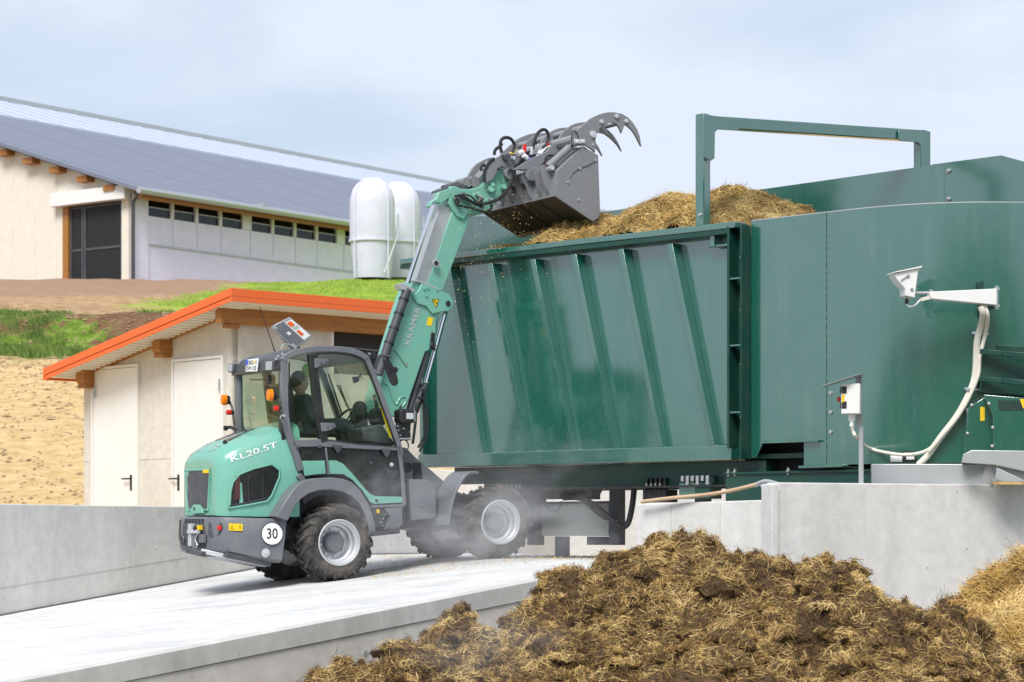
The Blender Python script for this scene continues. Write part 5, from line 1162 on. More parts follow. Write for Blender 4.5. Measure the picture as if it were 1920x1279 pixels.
# cab interior: seat, steering column, wheel, console, wipers
sp = vp(585, 800, CL)
g = MB(); g.bb(sp.x-.35, sp.x+.2, CL-.25, CL+.25, sp.z-.12, sp.z-.02); g.box((sp.x-.36, CL, sp.z+.22), (.1,.46,.52), Matrix.Rotation(-.12, 3, 'Y')); g.build('seat', M['black'], VR, bevel=.03)
g = MB(); a_ = vp(*Z4((1290,850))[0], CL); g.tube([(a_.x+.25, CL, a_.z-.45), a_], [.06,.04], 8); g.box(a_+Vector((.07,0,.03)), (.16,.16,.2)); g.build('steering_column', M['black'], VR, bevel=.01)
wc = vp(*Z4((1185,850))[0], CL); g = MB(); nrm = Vector((-.82,0,.57)); uu = Vector((0,1,0)); vv = nrm.cross(uu)
g.tube([wc+(uu*math.cos(t_)+vv*math.sin(t_))*.19 for t_ in np.linspace(0, 2*math.pi, 29)], .014, 8)
for t_ in (0, 2.1, 4.2): g.tube([wc-nrm*.03, wc+(uu*math.cos(t_)+vv*math.sin(t_))*.19], .01, 6)
g.tube([wc-nrm*.03, a_+Vector((.05,0,0))], .03, 8); g.build('steering_wheel', M['black'], VR)
for pts in (((1030,390),(1140,780)),((1060,400),(1185,770)),((1140,500),(1280,775)),((1165,500),(1235,700))):
    q = Z4(*pts); vtube('wiper_arm', [q[0]+(1.25,), q[1]+(1.25,)], .011, 'black', sm=0)
q = Z4((1355,715))[0]; v = vp(q[0], q[1], .5); g = MB(); g.lathe([(0,0),(.08,0),(.08,.05),(0,.06)], v, (-.6,-.8,0), 18); b_ = vp(*Z4((1385,860))[0], .5); g.tube([v, b_], .012, 6); g.build('work_fan', M['black'], VR)
q = Z4((1490,800))[0]; v = vp(q[0], q[1], .55); g = MB(); g.lathe([(0,0),(.11,0),(.10,.1),(0,.1)], v, (.3,-1,0), 18); t_ = vp(*Z4((1480,590))[0], .5); g.tube([v, (v+t_)/2+Vector((.03,0,0)), t_], .022, 8); g.build('fan_housing', M['black'], VR)
q = Z4((1295,425),(1350,420),(1345,470),(1305,485)); vprism('inner_mirror', q, .6, .65, 'black', .006); vtube('mirror_stem', [Z4((1345,350))[0]+(.62,), Z4((1355,430))[0]+(.62,)], .01, 'black', sm=0)
vprism('height_scale', Z4((1525,650),(1545,655),(1645,975),(1625,990)), CBL+.04, CBL+.045, 'yellow', 0)
vprism('tool_console', Z4((1370,900),(1560,860),(1690,1060),(1400,1030)), .3, .9, 'dgrey', .02)
v = vp(508, 802, .5); g = MB(); g.bb(xr+.05, xr+.35, .4, 1.1, v.z-.06, v.z+.03); g.build('parcel_shelf', M['dgrey'], VR, bevel=.02)
v = vp(*Z4((855,375))[0], .8); g = MB(); g.ext([v+Vector((math.cos(t_)*.05,0,math.sin(t_)*.09)) for t_ in np.linspace(0,2*math.pi,17)[:-1]], (0,.004,0)); g.build('green_sticker', plain('lime_sticker', (.3,.62,.05), .5), VR, smooth=0)
# tilted grey instrument box on the cab roof
bxq = [vp(a_, b_, 1.15) for a_, b_ in ((508,612),(543,594),(586,630),(552,655))]
nb_ = (bxq[1]-bxq[0]).cross(bxq[3]-bxq[0]).normalized(); nb_ = nb_ if nb_.y < 0 else -nb_
def bq(u, v, d=0): return bxq[0].lerp(bxq[1], v).lerp(bxq[3].lerp(bxq[2], v), u)+nb_*d
g = MB(); g.ext([bq(0,0),bq(1,0),bq(1,1),bq(0,1)], -nb_*.07+Vector((.02,0,-.02))); ib_ = g.build('instrument_box', M['galv'], VR, bevel=.006)
for nm, u0, v0, u1, v1, d_, m_ in (('box_face',.05,.05,.95,.60,.003,'grey'),('label_panel',.12,.60,.93,.95,.003,'whitew'),('orange_print',.15,.64,.35,.86,.006,'orange'),('orange_print',.55,.66,.78,.80,.006,'orange'),('grey_print',.38,.66,.5,.9,.006,'pgrey'),('logo_square',.42,.28,.54,.42,.006,'white'),('corner_cap',.0,.0,.16,.16,.006,'galv'),('corner_cap',.82,.0,1,.16,.006,'galv')):
    g = MB(); g.ext([bq(u0,v0,d_),bq(u1,v0,d_),bq(u1,v1,d_),bq(u0,v1,d_)], -nb_*.002); g.build(nm, M[m_], ib_, smooth=0)
vtube('box_cable', [(552,652,1.1),(540,646,1.1),(530,648,1.1),(526,662,1.1)], .009, 'galv')
g = MB(); g.tube([vp(560,655,1.2), vp(556,640,1.2)], .02, 8); g.build('box_bracket', M['dgrey'], VR)
# ------------------------------------------------------------------ boom
BL0, BL1 = .64, .98
ob = Z2((300,52),(335,62),(402,97),(438,112),(455,138),(452,165),(435,180),(405,184),(394,196),(386,222),(386,305),(372,332),(342,346),(326,392),(300,470),(262,580),(225,610),(140,610),(140,560),(196,365),(228,262),(262,150))
boom = vprism('outer_boom', ob, BL0, BL1, 'mint', .012)
ep = Z2((330,62),(402,97),(438,112),(455,138),(452,165),(435,180),(405,184),(370,192),(345,160),(310,150),(290,120),(315,95))
vprism('boom_ear', ep, BL0-.03, BL0-.002, 'mint', .006, boom)
def bb2(nm, pts, d0, d1, mat, **k): return vprism(nm, pts, BL0-d1, BL0-d0, mat, k.pop('bevel', .003), k.pop('parent', boom), at=BL0-d1)
for p in ((337,90),(345,118),(352,87),(390,92)): q = Z2(p)[0]; bolt(q[0], q[1], BL0-.032, .018, 'mint', boom)
q = Z2((434,150))[0]; v = vp(q[0], q[1], BL0-.033); g = MB(); g.lathe([(0,0),(.032,0),(.032,.006),(0,.006)], v, (0,-1,0), 16); g.build('pin_hole', M['ink'], boom)
q = Z2((368,303))[0]; v = vp(q[0], q[1], BL0-.002); g = MB(); g.box(v+Vector((0,-.01,0)), (.05,.02,.2), Matrix.Rotation(.1, 3, 'Y')); g.lathe([(0,0),(.035,0),(.035,.035),(0,.035)], v+Vector((.0,-.01,-.05)), (0,-1,0), 14); g.build('pivot_cap', M['black'], boom, bevel=.008)
tri = bb2('warning_triangle', Z2((366,133),(397,131),(384,166)), .031, .034, 'yellow', bevel=0); g = MB(); q = [vp(p[0], p[1], BL0-.035) for p in Z2((368,134),(396,132),(384,165))]; g.tube(q+[q[0]], .004, 4); q = [vp(p[0], p[1], BL0-.035) for p in Z2((376,139),(388,150))]; g.tube(q, .006, 4); g.build('triangle_print', M['ink'], tri)
bb2('warning_sticker', Z2((352,205),(374,208),(366,242),(347,238)), .002, .005, 'yellow', bevel=0)
a_, b_, c_ = [vp(p[0], p[1], BL0-.004) for p in Z2((278,320),(325,166),(254,314))]
text_mesh('KRAMER', a_, b_, c_, M['pgrey'], boom, bold=.02, depth=.001)
# back plate, hose track and rods of the boom
tk = [(x_+.0, y_) for x_, y_ in Z2((268,92),(236,185),(205,275),(175,365),(150,440))]
P_ = [vp(a_, b_, .58) for a_, b_ in tk]; g = MB(); g.tube(P_, .052, 12); hs = g.build('lift_cylinder', M['dgrey'], boom)
for k in range(5):
    c0 = P_[0].lerp(P_[-1], .12+k*.17); d_ = (P_[-1]-P_[0]).normalized(); g = MB(); g.lathe([(.053,-.012),(.06,-.012),(.06,.012),(.053,.012)], c0, d_, 12); g.build('hose_band', M['black'], hs)
g = MB(); g.tube([vp(812,386,.58), vp(764,532,.58)], .026, 10); g.build('telescope_rod', M['chrome'], boom)
rp_ = Z2((232,70),(250,66),(300,92),(296,104),(240,92)); vprism('rod_bracket', rp_, .54, .66, 'galv', .005, boom)
g = MB(); g.tube([vp(*q, BL0-.02) for q in Z2((282,62),(310,58),(345,72),(402,97))], .014, 8); g.build('guide_plate', M['galv'], boom)
inner = [(851,388),(884,372),(884,402),(830,545),(800,540)]
ib = vprism('inner_boom', inner, BL0+.035, BL1-.035, 'mint', .006, boom)
vprism('inner_boom_plate', [(826,384),(852,390),(806,545),(777,540)], BL0+.06, BL1-.06, 'galv', .004, ib, at=BL0+.04)
q = (816.5, 494); v = vp(q[0], q[1], BL0-.01); g = MB(); g.lathe([(.0,0),(.045,0),(.045,.02),(.03,.022),(.03,.012),(0,.012)], v, (0,-1,0), 18); g.build('slide_pad', M['galv'], ib); g = MB(); g.lathe([(0,0),(.028,0),(.028,.004),(0,.004)], v+Vector((0,-.013,0)), (0,-1,0), 14); g.build('pad_hole', M['ink'], ib)
# compensating cylinders under the boom
g = MB(); g.tube([vp(*Z2((424,182))[0], .70), vp(*Z2((345,470))[0], .70)], .028, 10); g.build('cylinder_rod', M['chrome'], boom)
g = MB(); g.tube([vp(*Z2((345,350))[0], .72), vp(*Z2((275,590))[0], .72)], .042, 12); g.build('tilt_cylinder', M['dgrey'], boom)
g = MB(); g.tube([vp(*Z2((338,480))[0], .70), vp(*Z2((298,590))[0], .70)], .045, 12); g.build('tilt_cylinder', M['dgrey'], boom)
for k, pts in enumerate((((345,560),(350,620),(345,690),(318,750)), ((332,545),(335,600),(338,680),(312,735)), ((322,540),(305,570),(300,640),(290,720)))):
    vtube('hose', [q+(.62,) for q in Z2(*pts)], .014 if k < 2 else .018, 'hose', boom)
for p in ((322,485),(332,520),(318,535),(330,545)): q = Z2(p)[0]; v = vp(q[0], q[1], .64); g = MB(); g.lathe([(0,0),(.022,0),(.022,.05),(0,.05)], v, (0,-1,.2), 8); g.build('hose_fitting', M['black'], boom)
vtube('rail_trim', [q+(BL0-.012,) for q in Z2((205,330),(225,345),(260,395))], .012, 'mint', boom)
q = Z2((262,398))[0]; bolt(q[0], q[1], BL0-.002, .02, 'steel', boom)
vtube('casting_rib', [q+(BL0-.004,) for q in Z2((160,470),(185,478),(196,500),(205,530),(222,560),(238,535),(258,528),(262,550),(225,590))], .009, 'mint', boom)
# head
hd = Z3((190,720),(240,722),(262,738),(335,745),(420,725),(500,680),(555,610),(590,588),(640,585),(668,610),(672,660),(650,705),(615,750),(590,820),(560,860),(505,905),(460,940),(400,948),(330,945),(300,990),(240,960),(180,860),(178,790))
head = vprism('boom_head', hd, BL0, BL1, 'mint', .012)
vprism('head_hook', Z3((95,770),(190,735),(200,800),(120,860),(60,850),(35,890),(22,880),(35,845),(80,820)), BL0+.0, BL0+.1, 'mint', .008, head)
vprism('cover_sheet', Z3((115,745),(210,705),(330,712),(330,740),(200,735),(110,765)), BL0+.05, BL1-.05, 'dgrey', .006, head)
for p, r_ in (((502,755),.04),((515,720),.025),((605,735),.035),((400,790),.02)):
    q = Z3(p)[0]; v = vp(q[0], q[1], BL0-.001); g = MB(); g.lathe([(0,0),(r_,0),(r_,.05),(0,.05)], v, (0,-1,.3), 12); g.build('boss', M['mint'], head)
q = Z3((655,620))[0]; v = vp(q[0], q[1], BL0-.02); g = MB(); g.lathe([(0,.0),(.075,.0),(.075,.05),(.05,.055),(.05,.02),(0,.02)], v, (0,-1,0), 22); g.lathe([(0,0),(.07,0),(.07,-.4),(0,-.4)], v, (0,-1,0), 16); g.build('tilt_pin', M['bucket'], head)
for p in ((240,850),(290,810),(430,880),(270,800),(225,830),(420,840)):
    q = Z3(p)[0]; v = vp(q[0], q[1], BL0-.02); g = MB(); g.lathe([(0,0),(.028,0),(.03,.03),(.018,.04),(.018,.07),(0,.07)], v, (.2,-1,.3), 8); g.build('hydraulic_coupling', M['dgrey'], head)
for p in ((320,815),(500,820),(545,825),(395,780)):
    q = Z3(p)[0]; v = vp(q[0], q[1], BL0-.03); g = MB(); g.tube([v, v+Vector((.07,-.02,-.05))], .017, 8); g.build('hose_fitting', M['steel'], head)
def v3(nm, pts, l, r, mat='hose', parent=head): return vtube(nm, [q+((l if len(pt) < 3 else pt[2]),) for q, pt in zip(Z3(*[p_[:2] for p_ in pts]), pts)], r, mat, parent)
v3('hose', [(770,510),(735,540),(700,600),(685,670),(650,740),(600,800),(540,840),(450,862),(370,850),(300,805)], BL0-.07, .019)
v3('hose', [(510,870),(520,900),(480,925),(430,920),(380,900),(300,885),(240,870)], BL0-.05, .013); v3('hose', [(275,800),(340,840),(400,870),(430,880)], BL0-.06, .012); v3('hose', [(225,800),(290,790),(350,800),(400,850)], BL0-.05, .011)
v3('link_rod', [(130,745),(300,700),(330,690)], CL, .045, 'dgrey')
for p, r_ in (((325,690),.06),((385,685),.065)):
    q = Z3(p)[0]; v = vp(q[0], q[1], BL0+.05); g = MB(); g.lathe([(0,0),(r_,0),(r_,.22),(0,.22)], v, (0,1,0), 16); g.build('link_pin', M['bucket'], head)
v3('link_rod', [(385,685),(460,600),(500,540)], CL, .05, 'bucket')
# ------------------------------------------------------------------ grab bucket
BN = CL-.86; BF = CL+.86                                        # near and far side plates
sp_ = Z3((1255,400),(1372,475),(1376,600),(1388,930),(1375,975),(1330,1005),(1028,800),(1040,600))
def bl(l): return l
bucket = bpy.data.objects.new('grab_bucket', None); COL.objects.link(bucket); bucket.parent = VR
c_ = vp(1080, 345, CL); bucket.location = c_; BO = Vector(c_)
def bprism(nm, pts, l0, l1, mat, bevel=.004, at=None, smooth=30, sub=None):
    P_ = vpoly(pts, l0 if at is None else at); g = MB(); g.prism([(x-BO.x, z-BO.z) for x, z in P_], l0-BO.y, l1-BO.y); return g.build(nm, M[mat], sub or bucket, bevel=bevel, smooth=smooth)
def btube(nm, P_, r, mat, n=10, sm=0): g = MB(); g.tube([Vector(p)-BO for p in P_], r, n, smoothn=sm); return g.build(nm, M[mat], bucket)
bprism('side_plate', sp_, BN, BN+.025, 'bucket'); bprism('side_plate', sp_, BF-.025, BF, 'bucket', at=BN)
bk = Z3((1028,800),(1040,600),(1255,400),(1275,412),(1062,608),(1050,795))
bprism('back_plate', bk, BN+.026, BF-.026, 'bucket', .002, at=BN)
bt_ = Z3((1028,800),(1330,1005),(1345,992),(1045,786))
bprism('bottom_plate', bt_, BN+.026, BF-.026, 'wear', .002, at=BN)
bprism('cutting_edge', Z3((1322,1000),(1372,1000),(1388,975),(1385,962),(1335,990)), BN+.026, BF-.026, 'wear', .002, at=BN)
bprism('wear_strip', Z3((1290,985),(1322,1008),(1330,1012),(1300,995)), BN+.03, BF-.03, 'steel', 0, at=BN)
for f in (.25, .5, .75):
    l_ = BN+(BF-BN)*f; bprism('bottom_seam', Z3((1040,812),(1300,988),(1300,994),(1040,818)), l_-.006, l_+.006, 'wear', 0, at=BN)
# side plate details
for p in ((1352,515),(1226,580),(1128,690),(1212,830),(1326,390)): q = Z3(p)[0]; v = vp(q[0], q[1], BN)-BO; g = MB(); g.lathe([(0,0),(.016,0),(.014,.012),(0,.013)], v, (0,-1,0), 10); g.build('bolt', M['galv'], bucket)
P_ = [vp(a_, b_, BN-.003) for a_, b_ in Z3((1370,508),(1290,555),(1225,580),(1170,615),(1145,655))]; btube('edge_weld', P_, .006, 'dgrey', 6, 4)
# gussets and ears on the back
for l_, pts in ((BN+.12, ((940,550),(1010,535),(1095,545),(1075,580),(1040,640),(1042,700),(1030,790),(1010,745),(985,700),(965,620))),):
    for dl_ in (0, .16): bprism('pivot_ear', Z3(*pts), l_+dl_, l_+dl_+.03, 'bucket', .004, at=BN+.0)
v = vp(*Z3((995,575))[0], BN+.05)-BO; g = MB(); g.lathe([(0,-.03),(.03,-.03),(.03,.30),(0,.30)], v, (0,1,0), 12); g.build('pivot_pin', M['silver'], bucket)
for l_ in (BN+.52, BN+.74, BF-.74, BF-.52):
    bprism('coupler_plate', Z3((1035,800),(1030,610),(1010,560),(960,560),(940,600),(960,640),(985,680),(1000,745)), l_, l_+.03, 'bucket', .004, at=BN)
bprism('coupler_beam', Z3((985,560),(1030,545),(1060,590),(1050,640),(1000,640)), BN+.4, BF-.4, 'bucket', .006, at=BN)
# quick hitch plates in front of the head
for l_ in (BL0-.06, BL1+.02):
    bprism('hitch_plate', Z3((468,700),(458,640),(470,590),(500,540),(540,500),(600,470),(640,455),(690,465),(720,485),(770,490),(800,520),(850,560),(830,600),(760,600),(700,585),(640,590),(590,560),(560,600),(520,670)), l_, l_+.04, 'bucket', .006, at=BL0-.03)
bprism('hitch_cylinder_plate', Z3((690,590),(830,500),(900,470),(960,440),(975,410),(1010,395),(1100,405),(1050,450),(960,500),(900,560),(860,610),(840,660),(810,680),(790,640),(800,590)), BL0-.22, BL0-.18, 'bucket', .006, at=BL0-.2)
for p, r_, m_ in (((640,493),.04,'dgrey'),((690,497),.022,'silver'),((1030,448),.035,'silver'),((585,580),.02,'dgrey')):
    v = vp(*Z3(p)[0], BL0-.1)-BO; g = MB(); g.lathe([(0,-.03),(r_,-.03),(r_,.06),(0,.06)], v, (0,1,0), 14); g.build('hitch_pin', M[m_], bucket)
# hydraulics on top of the hitch: blocks, coloured caps, hoses
rnd = random.Random(9)
for (x_, y_, w_, m_) in ((800,440,.10,'galv'),(850,450,.12,'silver'),(900,440,.1,'galv'),(870,480,.09,'dgrey'),(930,430,.08,'whitew'),(760,460,.07,'galv'),(915,470,.07,'silver'),(820,480,.08,'dgrey'),(880,505,.12,'dgrey')):
    v = vp(*Z3((x_, y_))[0], .6)-BO; g = MB(); g.box(v, (w_, .10, .06), Matrix.Rotation(rnd.uniform(-.6,.2), 3, 'Y')); g.build('valve_block', M[m_], bucket, bevel=.006)
for (x_, y_, m_, h_) in ((783,415,'red',.07),(968,390,'red',.06),(822,512,'blue',.05),(948,548,'red',.04),(838,430,'silver',.06)):
    v = vp(*Z3((x_, y_))[0], .5)-BO; g = MB(); g.lathe([(0,-h_),(.02,-h_),(.022,0),(.018,h_*.6),(0,h_*.6)], v, (.1,0,1), 8); g.build('hydraulic_cap', M[m_], bucket)
def b3(nm, pts, l, r, mat, sm=6): 
    P_ = [vp(*Z3(p[:2])[0], (l if len(p) < 3 else p[2])) for p in pts]; return btube(nm, P_, r, mat, 8, sm)
b3('hose', [(600,455),(588,400),(598,350),(635,332),(675,345),(700,385),(698,420),(685,450)], .55, .02, 'hose'); b3('hose', [(848,425),(860,370),(878,315),(910,278),(945,270),(970,300),(972,350),(955,390),(930,415)], .5, .02, 'hose')
b3('hose', [(540,470),(550,430),(590,400),(600,380)], .7, .02, 'hose'); b3('hose', [(440,600),(435,570),(455,552),(475,575),(480,600)], .6, .018, 'hose'); b3('hose', [(460,690),(462,600),(500,530),(540,500)], .58, .018, 'hose')
b3('hose', [(945,530),(955,490),(985,475),(1030,480)], .15, .012, 'hose')
b3('steel_pipe', [(900,480),(950,420),(990,400)], .45, .012, 'silver'); b3('steel_pipe', [(700,440),(690,410),(700,390)], .6, .016, 'galv')
rnd = random.Random(21)
for k in range(9):
    x_ = rnd.uniform(740, 960); y_ = rnd.uniform(425, 500); b3('steel_pipe', [(x_, y_), (x_+rnd.uniform(15,40), y_-rnd.uniform(5,30)), (x_+rnd.uniform(50,85), y_-rnd.uniform(-10,30))], rnd.uniform(.42,.62), rnd.uniform(.008,.016), rnd.choice(['silver','steel','galv','hose']), 4)
for k in range(7):
    x_ = rnd.uniform(745, 950); y_ = rnd.uniform(430, 495); v = vp(*Z3((x_, y_))[0], rnd.uniform(.42,.5))-BO; g = MB(); g.lathe([(0,-.03),(.022,-.03),(.026,0),(.018,.03),(0,.03)], v, (rnd.uniform(-1,1),rnd.uniform(-1,0),rnd.uniform(0,1)), 8); g.build('hydraulic_fitting', M[rnd.choice(['silver','whitew','galv'])], bucket)
# clamp frame: torque tubes along the width, cylinders and five curved arms
M['grabtube'] = paint('grab_tube_paint', (.27,.28,.30), .4, 0, .3, (.3,.28,.25), 4)
def crosstube(p, r, mat='bucket', nm='cross_tube', l0=BN+.02, l1=BF-.02):
    v = vp(*Z3(p)[0], BN); g = MB(); g.lathe([(0,0),(r,0),(r,l1-l0),(0,l1-l0)], Vector((v.x, l0, v.z))-BO, (0,1,0), 16); g.build(nm, M[mat], bucket)
crosstube((1225,335), .056, 'silver' if False else 'grabtube'); crosstube((1330,235), .036, 'grabtube'); crosstube((1515,160), .03, l0=BN-.02, l1=BN+.5); crosstube((1592,202), .026, l0=BN-.02, l1=BN+.47)
q = Z3((690,410),(760,395),(760,425),(695,430))
v = vp(*Z3((1225,335))[0], BN); 
g = MB(); g.lathe([(.061,0),(.0625,0),(.0625,.13),(.061,.13)], Vector((v.x, BF-.3, v.z))-BO, (0,1,0), 18); g.build('yellow_band', M['yellow'], bucket)
arm_o = [(1150,352),(1175,300),(1235,245),(1310,180),(1350,160),(1400,140),(1450,130),(1500,130),(1560,142),(1610,172),(1650,215),(1682,265),(1704,325),(1716,405)]
arm_i = [(1700,375),(1672,318),(1640,272),(1605,240),(1580,230),(1572,262),(1556,300),(1543,262),(1520,228),(1490,212),(1458,212),(1430,240),(1405,246),(1382,262),(1366,290),(1350,345),(1347,452),(1318,425),(1268,395),(1255,397),(1190,400),(1160,385)]
arm2 = [(1205,300),(1240,245),(1310,190),(1360,172),(1420,165),(1480,175),(1560,200),(1610,235),(1650,275),(1685,330),(1716,405),(1680,350),(1630,300),(1580,262),(1530,250),(1470,250),(1420,232),(1385,232),(1340,255),(1300,290),(1262,318),(1225,325)]
armo = None
ls = [BN-.005, BN+.42, BN+.85, BF-.44, BF-.03]
for k, l_ in enumerate(ls):
    P_ = vpoly(Z3(*(arm_o+arm_i if k in (0, 4) else arm2)), BN); g = MB(); g.prism([(x-BO.x, z-BO.z) for x, z in P_], l_-BO.y, l_+.035-BO.y)
    g.build('grab_tine', M['bucket'], bucket, bevel=.005, smooth=0)
for p, r_ in (((1328,308),.042),((1395,206),.026),((1515,162),.028),((1592,202),.025)):
    v = vp(*Z3(p)[0], BN-.006)-BO; g = MB(); g.lathe([(0,0),(r_,0),(r_*.9,.022),(0,.024)], v, (0,-1,0), 14); g.build('tube_cap', M['silver'], bucket)
for l0 in (BN+.05, BF-.13):
    a_ = vp(*Z3((1195,385))[0], BN); b_ = vp(*Z3((1000,560))[0], BN); a_.y = b_.y = l0+.04; m_ = a_.lerp(b_, .12)
    g = MB(); g.tube([m_-BO, b_-BO], .047, 14); cy = g.build('grab_cylinder', M['bucket'], bucket); g = MB(); g.tube([a_-BO, m_-BO], .028, 10); g.build('cylinder_rod', M['chrome'], bucket)
v = vp(*Z3((1225,365))[0], BN-.01)-BO; g = MB(); g.box(v, (.15,.02,.055), Matrix.Rotation(-.05,3,'Y')); g.lathe([(0,0),(.024,0),(.024,.025),(0,.025)], v+Vector((.035,-.01,0)), (0,-1,0), 12); g.lathe([(0,0),(.022,0),(.022,.025),(0,.025)], v+Vector((-.045,-.01,-.01)), (0,-1,0), 12); g.build('pin_lock', M['silver'], bucket, bevel=.008)
v = vp(*Z3((1185,345))[0], BN-.012)-BO; g = MB(); g.tube([v+Vector((math.cos(t_)*.05,0,math.sin(t_)*.09)) for t_ in np.linspace(-.5,4.2,14)], .007, 6); g.build('grease_line', M['dgrey'], bucket)
# ------------------------------------------------------------------ driver
def skinmesh(name, verts, edges, radii, mat, parent=None, sub=2, frame=None, loc=None):
    me = bpy.data.meshes.new(name); me.from_pydata([tuple(v) for v in verts], edges, []); o_ = bpy.data.objects.new(name, me); COL.objects.link(o_)
    m_ = o_.modifiers.new('s', 'SKIN'); m_.use_smooth_shade = True
    for k, r in enumerate(radii):
        sv_ = me.skin_vertices[0].data[k]; sv_.radius = (r, r) if not isinstance(r, tuple) else r
    me.skin_vertices[0].data[0].use_root = True
    s_ = o_.modifiers.new('u', 'SUBSURF'); s_.levels = sub; s_.render_levels = sub
    bpy.context.view_layer.update(); m2 = bpy.data.meshes.new_from_object(o_.evaluated_get(bpy.context.evaluated_depsgraph_get()))
    bpy.data.objects.remove(o_); m2.name = name; m2.materials.clear()
    m2.materials.append(mat); m2.shade_smooth(); r_ = bpy.data.objects.new(name, m2); COL.objects.link(r_)
    if parent: r_.parent = parent
    return r_
pc = V0.w(vp(572, 800, CL)-Vector((0,0,.06)))
PF = Frame(pc[:], YAW, 'person', 'driver in a dark jacket with short grey brown hair sitting in the cab', 'person')
def pv(px, py, l): return PF.l(V0.w(vp(px, py, l)))
hip = Vector((.02,0,.06)); 
hc = pv(*Z4((795,480))[0], CL-.02); nk = pv(*Z4((800,575))[0], CL); ch = pv(*Z4((810,680))[0], CL); ab = pv(*Z4((825,860))[0], CL)
sh_n = pv(*Z4((850,640))[0], CL-.19); el_n = pv(*Z4((960,870))[0], CL-.24); wr_n = pv(*Z4((1215,915))[0], CL-.14)
mir = lambda v: Vector((v.x, -v.y, v.z))
sh_f, el_f, wr_f = mir(sh_n), mir(el_n), mir(wr_n)+Vector((.03,-.03,.06))
knn = Vector((.46,-.14,.10)); ftn = Vector((.62,-.14,-.32)); toen = Vector((.78,-.14,-.36))
body = [hip, ab, ch, nk, hc+Vector((.0,0,-.03)), hc+Vector((.01,0,.07)), sh_n, el_n, wr_n, sh_f, el_f, wr_f, Vector((.06,-.11,.04)), knn, ftn, toen, Vector((.06,.11,.04)), mir(knn), mir(ftn), mir(toen)]
ed = [(0,1),(1,2),(2,3),(3,4),(4,5),(2,6),(6,7),(7,8),(2,9),(9,10),(10,11),(0,12),(12,13),(13,14),(14,15),(0,16),(16,17),(17,18),(18,19)]
rad = [.12,.13,.14,.058,.082,.075,.065,.045,.03,.065,.045,.03,.09,.065,.045,.035,.09,.065,.045,.035]
bo_ = skinmesh('body', body, ed, rad, M['skin'], PF.root)
jk = [hip, ab, ch, nk-Vector((0,0,.02)), sh_n, el_n, wr_n-(wr_n-el_n)*.08, sh_f, el_f, wr_f-(wr_f-el_f)*.08, Vector((.08,-.12,.05)), knn, ftn+Vector((0,0,.03)), Vector((.08,.12,.05)), mir(knn), mir(ftn)+Vector((0,0,.03))]
skinmesh('jacket', jk, [(0,1),(1,2),(2,3),(2,4),(4,5),(5,6),(2,7),(7,8),(8,9),(0,10),(10,11),(11,12),(0,13),(13,14),(14,15)], [.14,.155,.17,.075,.085,.06,.045,.085,.06,.045,.10,.08,.055,.10,.08,.055], M['jacket'], PF.root)
# head details: hair cap, ear, nose, brow; the head faces forward (+x)
def ellips(nm, c, r, mat, cut=None, n=20):
    g = MB(); rings = []
    for i in range(n//2+1):
        th = math.pi*i/(n//2); ring = []
        for k in range(n):
            ph = 2*math.pi*k/n; ring.append((c[0]+r[0]*math.sin(th)*math.cos(ph)+1e-5*math.cos(ph), c[1]+r[1]*math.sin(th)*math.sin(ph)+1e-5*math.sin(ph), c[2]+r[2]*math.cos(th)))
        rings.append(ring)
    g.loft(rings); return g.build(nm, mat, PF.root, smooth=60)
ellips('head_form', hc+Vector((0,0,.0)), (.10,.078,.125), M['skin'])
g = MB(); hcap = ellips('hair', hc+Vector((-.016,0,.022)), (.098,.083,.115), M['hair'])
for s_ in (-1, 1):
    ellips('ear', hc+Vector((.0,s_*.080,-.01)), (.018,.011,.033), M['skin'], n=12); ellips('eye', hc+Vector((.088,s_*.03,.012)), (.012,.013,.009), M['whitew'], n=10)
    ellips('brow', hc+Vector((.088,s_*.03,.034)), (.014,.02,.006), M['hair'], n=8)
g = MB(); g.loft([[hc+Vector((.09,-.008,.03)),hc+Vector((.09,.008,.03)),hc+Vector((.094,0,.035))],[hc+Vector((.095,-.018,-.028)),hc+Vector((.095,.018,-.028)),hc+Vector((.125,0,-.02))]]); g.build('nose', M['skin'], PF.root, bevel=.004, smooth=60)
ellips('mouth', hc+Vector((.088,0,-.058)), (.012,.024,.006), plain('lips', (.42,.17,.14), .5), n=10)
# hands closed round the wheel rim
def hand(wr, s_, nm='hand'):
    fwd = Vector((.9,0,.1)).normalized(); pal = wr+fwd*.055
    vs = [wr, wr+fwd*.03, pal]; e_ = [(0,1),(1,2)]; r_ = [.026,.032,.034]
    for k in range(4):
        off = Vector((0,(k-1.5)*.021,0)); L_ = (.05,.056,.052,.042)[k]
        a_ = pal+off+fwd*.02; b_ = a_+fwd*L_*.6+Vector((0,0,.005)); c2 = b_+Vector((.022,0,-.026)); d_ = c2+Vector((-.012,0,-.02)); i0 = len(vs); vs += [a_, b_, c2, d_]; e_ += [(2,i0),(i0,i0+1),(i0+1,i0+2),(i0+2,i0+3)]; r_ += [.011,.0095,.009,.0075]
    t0 = wr+fwd*.03+Vector((0,-s_*.03,.0)); t1 = t0+Vector((.035,-s_*.015,-.01)); t2 = t1+Vector((.03,s_*.01,-.015)); i0 = len(vs); vs += [t0, t1, t2]; e_ += [(1,i0),(i0,i0+1),(i0+1,i0+2)]; r_ += [.013,.0115,.009]
    return skinmesh(nm, vs, e_, r_, M['skin'], PF.root, 2)
hand(wr_n, 1); hand(wr_f, -1)
